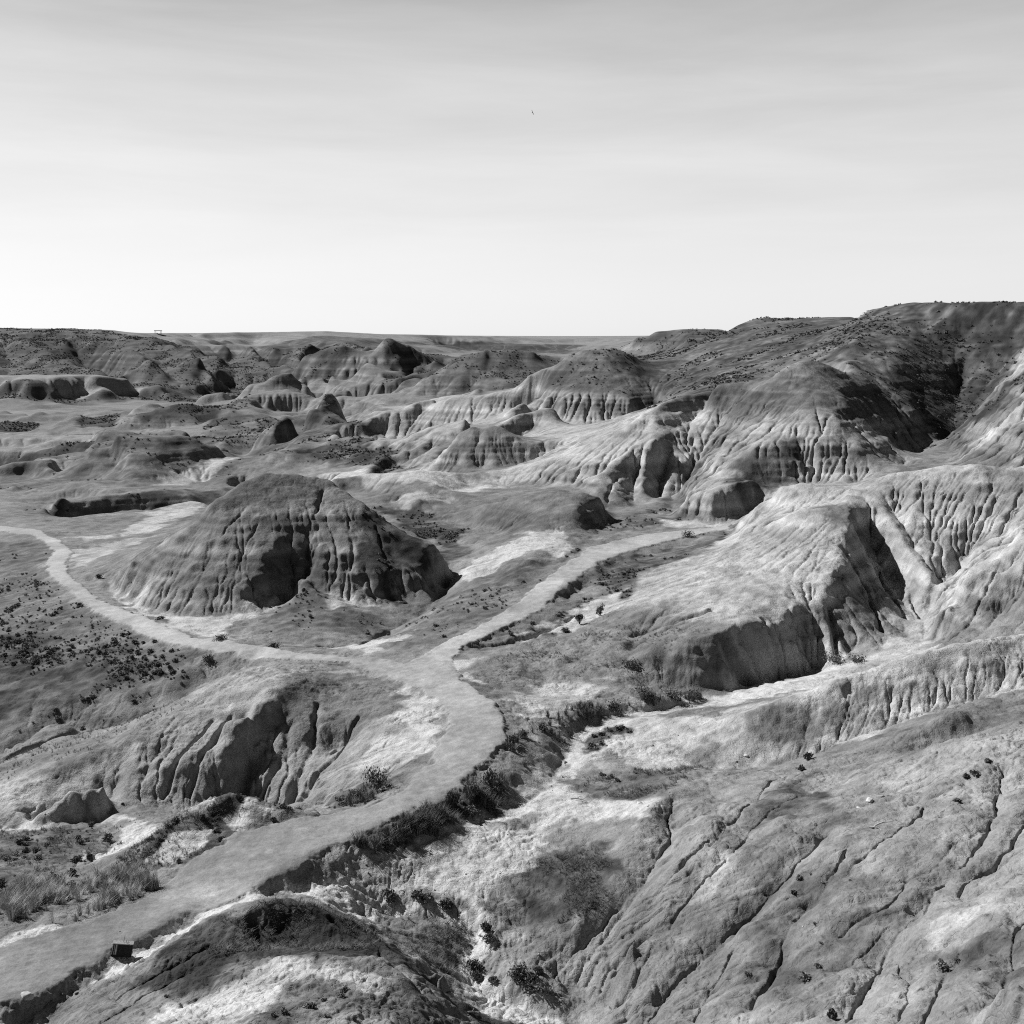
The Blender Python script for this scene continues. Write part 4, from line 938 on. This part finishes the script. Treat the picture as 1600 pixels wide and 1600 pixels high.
def merged(name, protoVF, J, I, size, mat, label, cat, sink=.04, zs=(.7, 1.1)):
    Vs, Fs, off = [], [], 0
    pick = prng.integers(0, len(protoVF), len(J)); rot = prng.uniform(0, 6.28, len(J)); hz = prng.uniform(zs[0], zs[1], len(J))
    for p, (V, F) in enumerate(protoVF):
        k = np.where(pick == p)[0]
        if not len(k): continue
        c, s = np.cos(rot[k])[:, None], np.sin(rot[k])[:, None]; sc = size[k][:, None]
        vx = (V[:, 0][None]*c-V[:, 1][None]*s)*sc+X[J[k], I[k]][:, None]
        vy = (V[:, 0][None]*s+V[:, 1][None]*c)*sc+Y[J[k], I[k]][:, None]
        vz = V[:, 2][None]*sc*hz[k][:, None]+z[J[k], I[k]][:, None]-sink*sc
        Vs.append(np.stack([vx, vy, vz], -1).reshape(-1, 3))
        Fs.append((F[None]+(np.arange(len(k))*len(V))[:, None, None]).reshape(-1, 4)+off); off += len(k)*len(V)
    o = meshobj(name, np.concatenate(Vs), np.concatenate(Fs), mat)
    return tag(o, label, cat, kind='stuff')
rest = np.where(~solo_set)[0]
near = rest[Y[J[rest], I[rest]] < 140]; farr = rest[Y[J[rest], I[rest]] >= 140]
pn = [leafclump(70, .5, .6, .17, 500+s, lobes=5) for s in range(6)]
pf = [leafclump(16, .5, .5, .36, 520+s) for s in range(6)]
if len(near): merged('scrub', pn, J[near], I[near], size[near], M_LEAF, 'low dark scrub scattered over the slopes beside the path', 'scrub')
if len(farr): merged('far_scrub', pf, J[farr], I[farr], size[farr], M_DLEAF, 'dark scrub dotting the distant hillsides', 'scrub')
print('scrub', len(J), len(near), len(farr))

# --- grass
def grassfield(name, n, h, polys, seed, mat, label, w, blades, spread):
    g = np.random.default_rng(seed); Js, Is, Sz = [], [], []
    for (poly, ymin, share) in polys:
        P = []
        for (u, v) in poly:
            j, i = sight(z, u, v, ymin); P.append((float(X[j, i]), float(Y[j, i])))
        r = patch(X, Y, P, .3, seed, 1.0)
        if r is None: continue
        m = np.zeros_like(X); m[r[0]] = r[1]*(1-pm[r[0]])
        p = (m*area*np.clip(.3+1.5*fbm(X, Y, 1.5, 3, seed+3), 0, 2)).ravel(); p /= p.sum()
        k = g.choice(p.size, int(n*share), p=p); Js.append(k//W); Is.append(k % W)
    Js = np.concatenate(Js); Is = np.concatenate(Is)
    pr = [tuft(blades, h, spread, seed+s, w) for s in range(5)]
    o = merged(name, pr, Js, Is, g.uniform(.6, 1.25, len(Js)), mat, label, 'grass', sink=.02, zs=(.8, 1.2))
grassfield('tall_grass', 420, .55, [([(0,1440),(10,1385),(70,1370),(110,1395),(190,1365),(245,1370),(240,1395),(165,1420),(60,1455)], 38, .8), ([(0,1400),(0,1370),(90,1360),(60,1395)], 38, .2)], 611, M_GRASS, 'tall dry grass growing along the left edge of the lower path', .007, 46, .45)
grassfield('bank_grass', 520, .5, [([(560,1310),(690,1256),(740,1228),(785,1213),(792,1235),(770,1256),(700,1290),(600,1322)], 44, .6), ([(790,1150),(840,1130),(900,1100),(940,1105),(850,1155),(800,1185)], 55, .15), ([(545,1235),(600,1208),(628,1215),(590,1243),(540,1262)], 52, .12), ([(930,1115),(1000,1092),(1110,1078),(1100,1092),(960,1118)], 68, .13)], 631, M_GGRASS, 'dull grass and weeds on the bank between path and gully', .008, 40, .5)
grassfield('short_grass', 5200, .16, [([(-80,1400),(-80,1305),(130,1288),(190,1292),(185,1320),(110,1372),(0,1400)], 44, .16), ([(225,1316),(300,1262),(350,1242),(400,1250),(300,1345),(150,1420),(120,1390)], 44, .14), ([(830,1440),(810,1380),(860,1345),(940,1315),(970,1370),(940,1425),(880,1462)], 40, .16), ([(560,1440),(600,1415),(700,1435),(730,1470),(700,1520),(640,1490)], 38, .1), ([(300,1500),(340,1445),(440,1410),(520,1425),(620,1490),(480,1485)], 34, .12), ([(900,1235),(880,1215),(960,1202),(1110,1202),(1030,1238)], 52, .1), ([(-80,1200),(100,1140),(300,1070),(300,1090),(200,1150),(0,1235)], 60, .12), ([(750,1035),(900,990),(1000,970),(1100,985),(1000,1070),(850,1050)], 72, .1)], 651, M_GGRASS, 'short dry grass cover on the darker clay ground', .006, 12, .3)

# --- larger bushes one can pick out
def bush(u, v, r, h, label, cat='bush', leaf=M_DLEAF, n=420, ymin=0.0, seed=0, upright=False, group=None, twiggy=False):
    x, y, zz = on(u, v, ymin, .04)
    t = empty('willow_bush' if upright else 'bush', (x, y, zz), random.uniform(0, 6.28))
    tag(t, label, cat, group)
    V, F = leafclump(int(n*(.35 if twiggy else 1)), r, h, .085, 700+seed, up=2.0 if upright else .35, lobes=9)
    if upright: V[:, 2] *= 1.15
    meshobj('foliage', V, F, leaf, t)
    V, F = stems(26 if upright or twiggy else 9, h*1.15, r*.9, 800+seed, .012)
    meshobj('stem', V, F, M_STEM, t)
    return t
BUSHES = [
 (588,1236,.95,1.25,'large upright dark bush casting a shadow towards the left edge of the path',1),
 (560,1252,.6,.6,'low bush left of the large upright bush by the path',0),
 (800,1165,.5,.6,'dark willow bush on the outside of the path bend',1),(818,1153,.45,.45,'bush at the upper end of the brushy bank by the bend',0),
 (850,1145,.5,.5,'rounded bush where the gully meets the wash above the bend',0),(765,1225,.6,.8,'tall dark willow clump halfway down the brushy bank',1),
 (738,1240,.5,.6,'dark bush left of the tall willow clump on the bank',0),(706,1254,.4,.55,'upright weedy bush at the path edge above the gully',1),
 (690,1285,.5,.4,'wide low bush at the bottom of the bank by the gully',0),(655,1290,.45,.4,'low bush on the bank near its lower end',0),(625,1306,.6,.45,'last small bush at the lower end of the bank',0),
 (600,1318,.5,.35,'ragged bush beside the small side gully under the path',0),(735,1272,.5,.4,'bush overhanging the dark gully',0),(772,1240,.5,.4,'bush on the gully lip under the willow clump',0),
 (1010,1090,1.1,.8,'wide dark bush on the low ridge above the wash',0),(1050,1092,.9,.7,'dark bush right of the wide bush above the wash',0),(960,1110,.8,.6,'bush left of the wide bush above the wash',0),(1085,1090,.7,.5,'small bush at the right end of the row above the wash',0),
 (1300,1033,1.2,.6,'flat dark bush at the foot of the pale hill',0),(1340,1035,.9,.5,'smaller flat bush right of the one at the foot of the pale hill',0),
 (1262,1186,.34,.42,'round dark bush on the crest of the wide clay slope',0),(1252,1203,.26,.3,'small bush just below the round one on the crest',0),
 (610,1403,.38,.38,'dark bush on the edge of the dry stream bed',0),(652,1402,.32,.3,'first of two faint bushes on the pale flat by the stream bed',0),(668,1408,.3,.3,'second of two faint bushes on the pale flat by the stream bed',0),
 (698,1418,.38,.3,'dark bush on the lip above the stream bed corner',0),(760,1452,.3,.35,'bush at the corner of the stream bed',0),(765,1470,.35,.28,'bush below the corner of the stream bed',0),
 (742,1512,.38,.34,'dark bush in the inner bend of the stream bed',0),(745,1528,.28,.25,'small bush below the one in the inner bend',0),(768,1537,.22,.26,'dark ball-shaped bush beside the stream bed',0),
 (810,1528,.5,.45,'left bush of the thicket near the bottom edge',0),(830,1540,.55,.45,'middle bush of the thicket near the bottom edge',0),(850,1552,.5,.4,'right bush of the thicket near the bottom edge',0),(842,1522,.2,.35,'thin dark bush behind the thicket near the bottom edge',1),
 (905,975,.5,.9,'spindly dark bush on the pale wash right of the path',1),(938,962,.5,1.0,'bare twiggy bush casting a shadow on the pale wash',1),(882,988,.5,.4,'low bush on the wash left of the spindly ones',0),
 (985,1042,.7,.6,'grey bush lying across the small gully on the clay slope',0),(325,1033,.55,.45,'dark bush just below the left branch of the path',0),
 (428,1012,.8,.4,'dark bush on the upper edge of the left branch',0),(345,1000,.7,.4,'bush on the verge between path and pale fan',0),(250,968,.5,.35,'bush at the near foot of the tall mound',0),(155,903,.5,.5,'bush at the left toe of the tall mound',0),
 (1075,838,.9,.7,'dark bush beside the right branch where it nears the hill',0),
 (120,1348,.34,.36,'bush on the pale ground left of the lower path',0),(85,1378,.34,.36,'dark bush behind the tall grass',0),(112,1368,.3,.34,'bush right of the one behind the tall grass',0),(167,1314,.42,.36,'bush at the edge of the pale wash',0),(140,1342,.26,.24,'small bush just right of the pale ground at left',0),
 (1545,1192,.18,.2,'bush on the rim of the near slope at far right',0),(1525,1210,.24,.16,'low bush below the rim at far right',0),(1510,1215,.15,.18,'leftmost bush below the rim at far right',0),
 (1240,1396,.12,.1,'tiny clump stuck on the clay slope',0),(1495,1252,.16,.12,'small clump on the clay slope under the rim',0),(1300,1590,.16,.22,'bush at the bottom edge beside the deep gully',1),
]
for k, (u, v, r, h, lb, up) in enumerate(BUSHES):
    bush(u, v, r, h, lb, seed=k, upright=bool(up), leaf=M_DLEAF if k % 3 else M_LEAF, n=int(300+260*min(r, 1)))

# --- rocks
RP = []
for s in range(6):
    V, F = boulder(900+s, 1, random.uniform(.65, .95), random.uniform(.45, .75))
    RP.append((V, F))
rp_p = [meshobj('rock', V, F, M_ROCK, link=False).data for V, F in RP]; rp_d = [meshobj('rock', V, F, M_DROCK, link=False).data for V, F in RP]
def rock(u, v, s, dark, label, group=None, ymin=0.0):
    x, y, zz = on(u, v, ymin, .12*s)
    o = bpy.data.objects.new('boulder' if s > .45 else 'rock', random.choice(rp_d if dark else rp_p)); col.objects.link(o)
    o.location = (x, y, zz); o.scale = (s, s, s); o.rotation_euler = (random.uniform(-.3, .3), random.uniform(-.3, .3), random.uniform(0, 6.28))
    return tag(o, label, 'rock', group)
for a in [(42,1556,.5,0,'pale rounded boulder at the lower left edge of the path'),(98,1556,.15,1,'left one of two dark stones below the path at lower left'),(120,1553,.15,1,'right one of two dark stones below the path at lower left'),(80,1565,.12,1,'smallest dark stone near the pale boulder'),
 (216,1328,.28,0,'pale rock on the little mound left of the path'),(205,1346,.16,1,'dark stone just below the pale rock on the little mound'),(192,1256,.3,1,'dark stone on the pale wash under the gullied mound'),(520,1176,.55,0,'white angular rock lodged in the gully of the junction mound'),
 (1000,1256,.4,0,'pale block at the top left of the wide clay slope'),(1012,1260,.25,0,'smaller pale block beside the one at the slope top'),(1358,1252,.5,0,'broken pale slab on the near slope'),(1376,1246,.4,0,'upright pale slab beside the broken one'),(1340,1262,.3,0,'low pale slab left of the broken one'),
 (1165,1183,.35,0,'pale rock at the foot of the long spur'),(884,1192,.3,1,'dark rock in the dry wash'),(945,1212,.3,1,'dark rock on the grassy bench'),(793,1305,.12,1,'small dark stone on the pale flat'),(1255,1448,.1,0,'white pebble on the clay slope'),
 (575,1366,.12,1,'small stone near the left end of the pale flat'),(862,1515,.12,1,'dark stone on the slope foot above the thicket'),(880,1545,.12,1,'dark stone beside the pale bank at the bottom'),(735,1478,.2,1,'dark rock wedged in the stream bank'),
 (1150,1190,.2,0,'small pale rock left of the one at the spur foot')]:
    rock(*a)
loose = {}
for k in range(60):
    u, v = random.choice([(random.uniform(700, 900), random.uniform(1480, 1590)), (random.uniform(560, 800), random.uniform(1340, 1460)), (random.uniform(0, 230), random.uniform(1270, 1480)), (random.uniform(850, 1100), random.uniform(1100, 1240))])
    g = 'by the stream bed' if v > 1330 and u > 500 else 'on the pale wash' if u > 500 else 'left of the lower path'
    dk = random.random() < .6; sz = random.uniform(.05, .14)
    loose.setdefault(g, []).append((u, rock(u, v, sz, dk, 'stone', 'small loose stones '+g), 'dark' if dk else 'pale'))
for g, L in loose.items():
    for q, (_, o, tn) in enumerate(sorted(L, key=lambda t: t[0])):
        o['label'] = 'small %s loose stone %s, %s from left of those there' % (tn, g, ordinal(q+1))

# --- fallen branches
def branch(u, v, L, rz, label, ymin=0.0, seed=0):
    g = np.random.default_rng(seed); x, y, zz = on(u, v, ymin, -.03)
    V, F = [], []
    def tube(P, r0, r1):
        b = len(V); n = len(P)
        for q, p in enumerate(P):
            r = r0+(r1-r0)*q/(n-1)
            for e in range(6): V.append(p+r*np.array([0, math.cos(e*1.047), math.sin(e*1.047)]))
        for q in range(n-1):
            for e in range(6): F.append([b+q*6+e, b+q*6+(e+1) % 6, b+q*6+6+(e+1) % 6, b+q*6+6+e])
    P = [np.array([L*(t-.5), .08*L*math.sin(t*4), .05*L*math.sin(t*3.1)]) for t in np.linspace(0, 1, 7)]
    tube(P, .045*L, .012*L)
    for t, a in ((2, .9), (3, -.8), (4, .7)):
        tube([P[t], P[t]+np.array([.12*L, a*.12*L, .08*L]), P[t]+np.array([.2*L, a*.22*L, .10*L])], .022*L, .006*L)
    o = meshobj('fallen_branch', V, F, M_WOOD); o.location = (x, y, zz)
    gx = (zat(x+.3, y)-zat(x-.3, y))/.6; o.rotation_euler = (0, -math.atan(gx)*math.cos(rz), rz)
    return tag(o, label, 'branch')
branch(1378, 1290, .9, .2, 'bleached branch lying on the near slope', seed=1); branch(1368, 1296, .6, -.9, 'short bleached stick crossing the bleached branch', seed=2); branch(742, 1586, .7, .6, 'grey stick lying in the stream bed at the bottom', seed=3); branch(905, 1252, .9, -.3, 'grey stick on the pale flat above the dark patch', seed=4)

# --- boxy trail marker by the path
def box(a, b, bev=0.0):
    import bmesh
    bm = bmesh.new(); bmesh.ops.create_cube(bm, size=1)
    for v_ in bm.verts: v_.co = [(a[i]+b[i])/2+v_.co[i]*(b[i]-a[i]) for i in range(3)]
    if bev: bmesh.ops.bevel(bm, geom=bm.edges[:], offset=bev, segments=2, affect='EDGES')
    return bm
def boxobj(name, parts, mat, parent, bev=.004):
    import bmesh
    me = bpy.data.meshes.new(name); bm = bmesh.new()
    for a, b in parts:
        t = box(a, b, bev); tm = bpy.data.meshes.new('t'); t.to_mesh(tm); t.free(); bm.from_mesh(tm); bpy.data.meshes.remove(tm)
    bm.to_mesh(me); bm.free(); me.materials.append(mat)
    o = bpy.data.objects.new(name, me); col.objects.link(o); o.parent = parent; return o
x, y, zz = on(188, 1493, 0, .05)
mk = empty('trail_marker', (x, y, zz), R(10)); mk.rotation_euler = (R(-4), R(9), R(10))
tag(mk, 'dark boxy trail marker leaning at the right edge of the lower path', 'marker')
boxobj('box_body', [((-.33, -.10, .04), (.35, .12, .46))], M_DARK, mk, .006)
boxobj('lid', [((-.345, -.115, .462), (.365, .135, .485))], M_WOOD, mk, .004)  # pale lid puts the sunlit top into its colour
for k, xx in enumerate((-.325, -.262, -.215)):
    boxobj('slat', [((xx, -.118, .12), (xx+(.022 if k < 2 else .05), -.103, .455))], M_SLAT, mk, .002)
for k, (xx, l) in enumerate(((-.02, .22), (.07, .08), (.13, .05))):
    boxobj('grass_stalk', [((xx, .03, .487), (xx+.012, .042, .487+l))], M_DARK, mk, .001).rotation_euler = (0, R(3), 0)  # grass stalks showing over the box, built as thin bars
for xx in (-.28, .28): boxobj('foot', [((xx-.03, -.04, -.22), (xx+.03, .05, .038))], M_DARK, mk, .003)

# --- shelter on the far rim
x, y = (247-800)/FPX*935, 935.0
sh = empty('picnic_shelter', (x, y, zat(x, y)), 0); tag(sh, 'tiny flat-roofed shelter on posts alone on the far rim', 'shelter')
boxobj('roof', [((-2.9, -1.8, 2.5), (2.9, 1.8, 3.1))], M_DROCK, sh, .05)
for a, b in ((-2.3, -1.3), (2.3, -1.3), (-2.3, 1.3), (2.3, 1.3)): boxobj('post', [((a-.12, b-.12, -.6), (a+.12, b+.12, 2.48))], M_DROCK, sh, .01)
boxobj('bench', [((-1.2, -.5, .4), (-.2, .5, 1.0))], M_DROCK, sh, .02)

# --- bird high over the valley
def bird():
    Yb = 120.0; loc = ((832-800)/FPX*Yb, Yb, -(176-VH)/FPX*Yb)
    V, F = [], []
    prof = [(-.16, .004), (-.10, .025), (-.02, .04), (.06, .034), (.11, .02), (.13, .024), (.16, .012), (.19, .002)]
    for (xx, r) in prof:
        for e in range(8): V.append((r*math.cos(e*.785), xx, r*.9*math.sin(e*.785)))
    for q in range(len(prof)-1):
        for e in range(8): F.append([q*8+e, q*8+(e+1) % 8, q*8+8+(e+1) % 8, q*8+8+e])
    b = meshobj('bird', V, F, M_BIRD, smooth=True); b.location = loc; b.rotation_euler = (0, R(62), R(25))
    for s in (-1, 1):
        W_ = [(s*.02, .06, .01), (s*.02, -.04, .01), (s*.16, -.03, .06), (s*.15, .07, .07), (s*.30, -.06, .03), (s*.27, .02, .04)]
        V2 = [(a, b_, c+.006) for a, b_, c in W_]+[(a, b_, c-.006) for a, b_, c in W_]
        F2 = [[0, 1, 2, 3], [3, 2, 4, 5], [9, 8, 7, 6], [11, 10, 8, 9], [0, 3, 9, 6], [3, 5, 11, 9], [5, 4, 10, 11], [4, 2, 8, 10], [2, 1, 7, 8], [1, 0, 6, 7]]
        meshobj('wing', V2, F2, M_BIRD, b)
    return tag(b, 'tiny dark bird flying alone in the pale sky', 'bird')
bird()
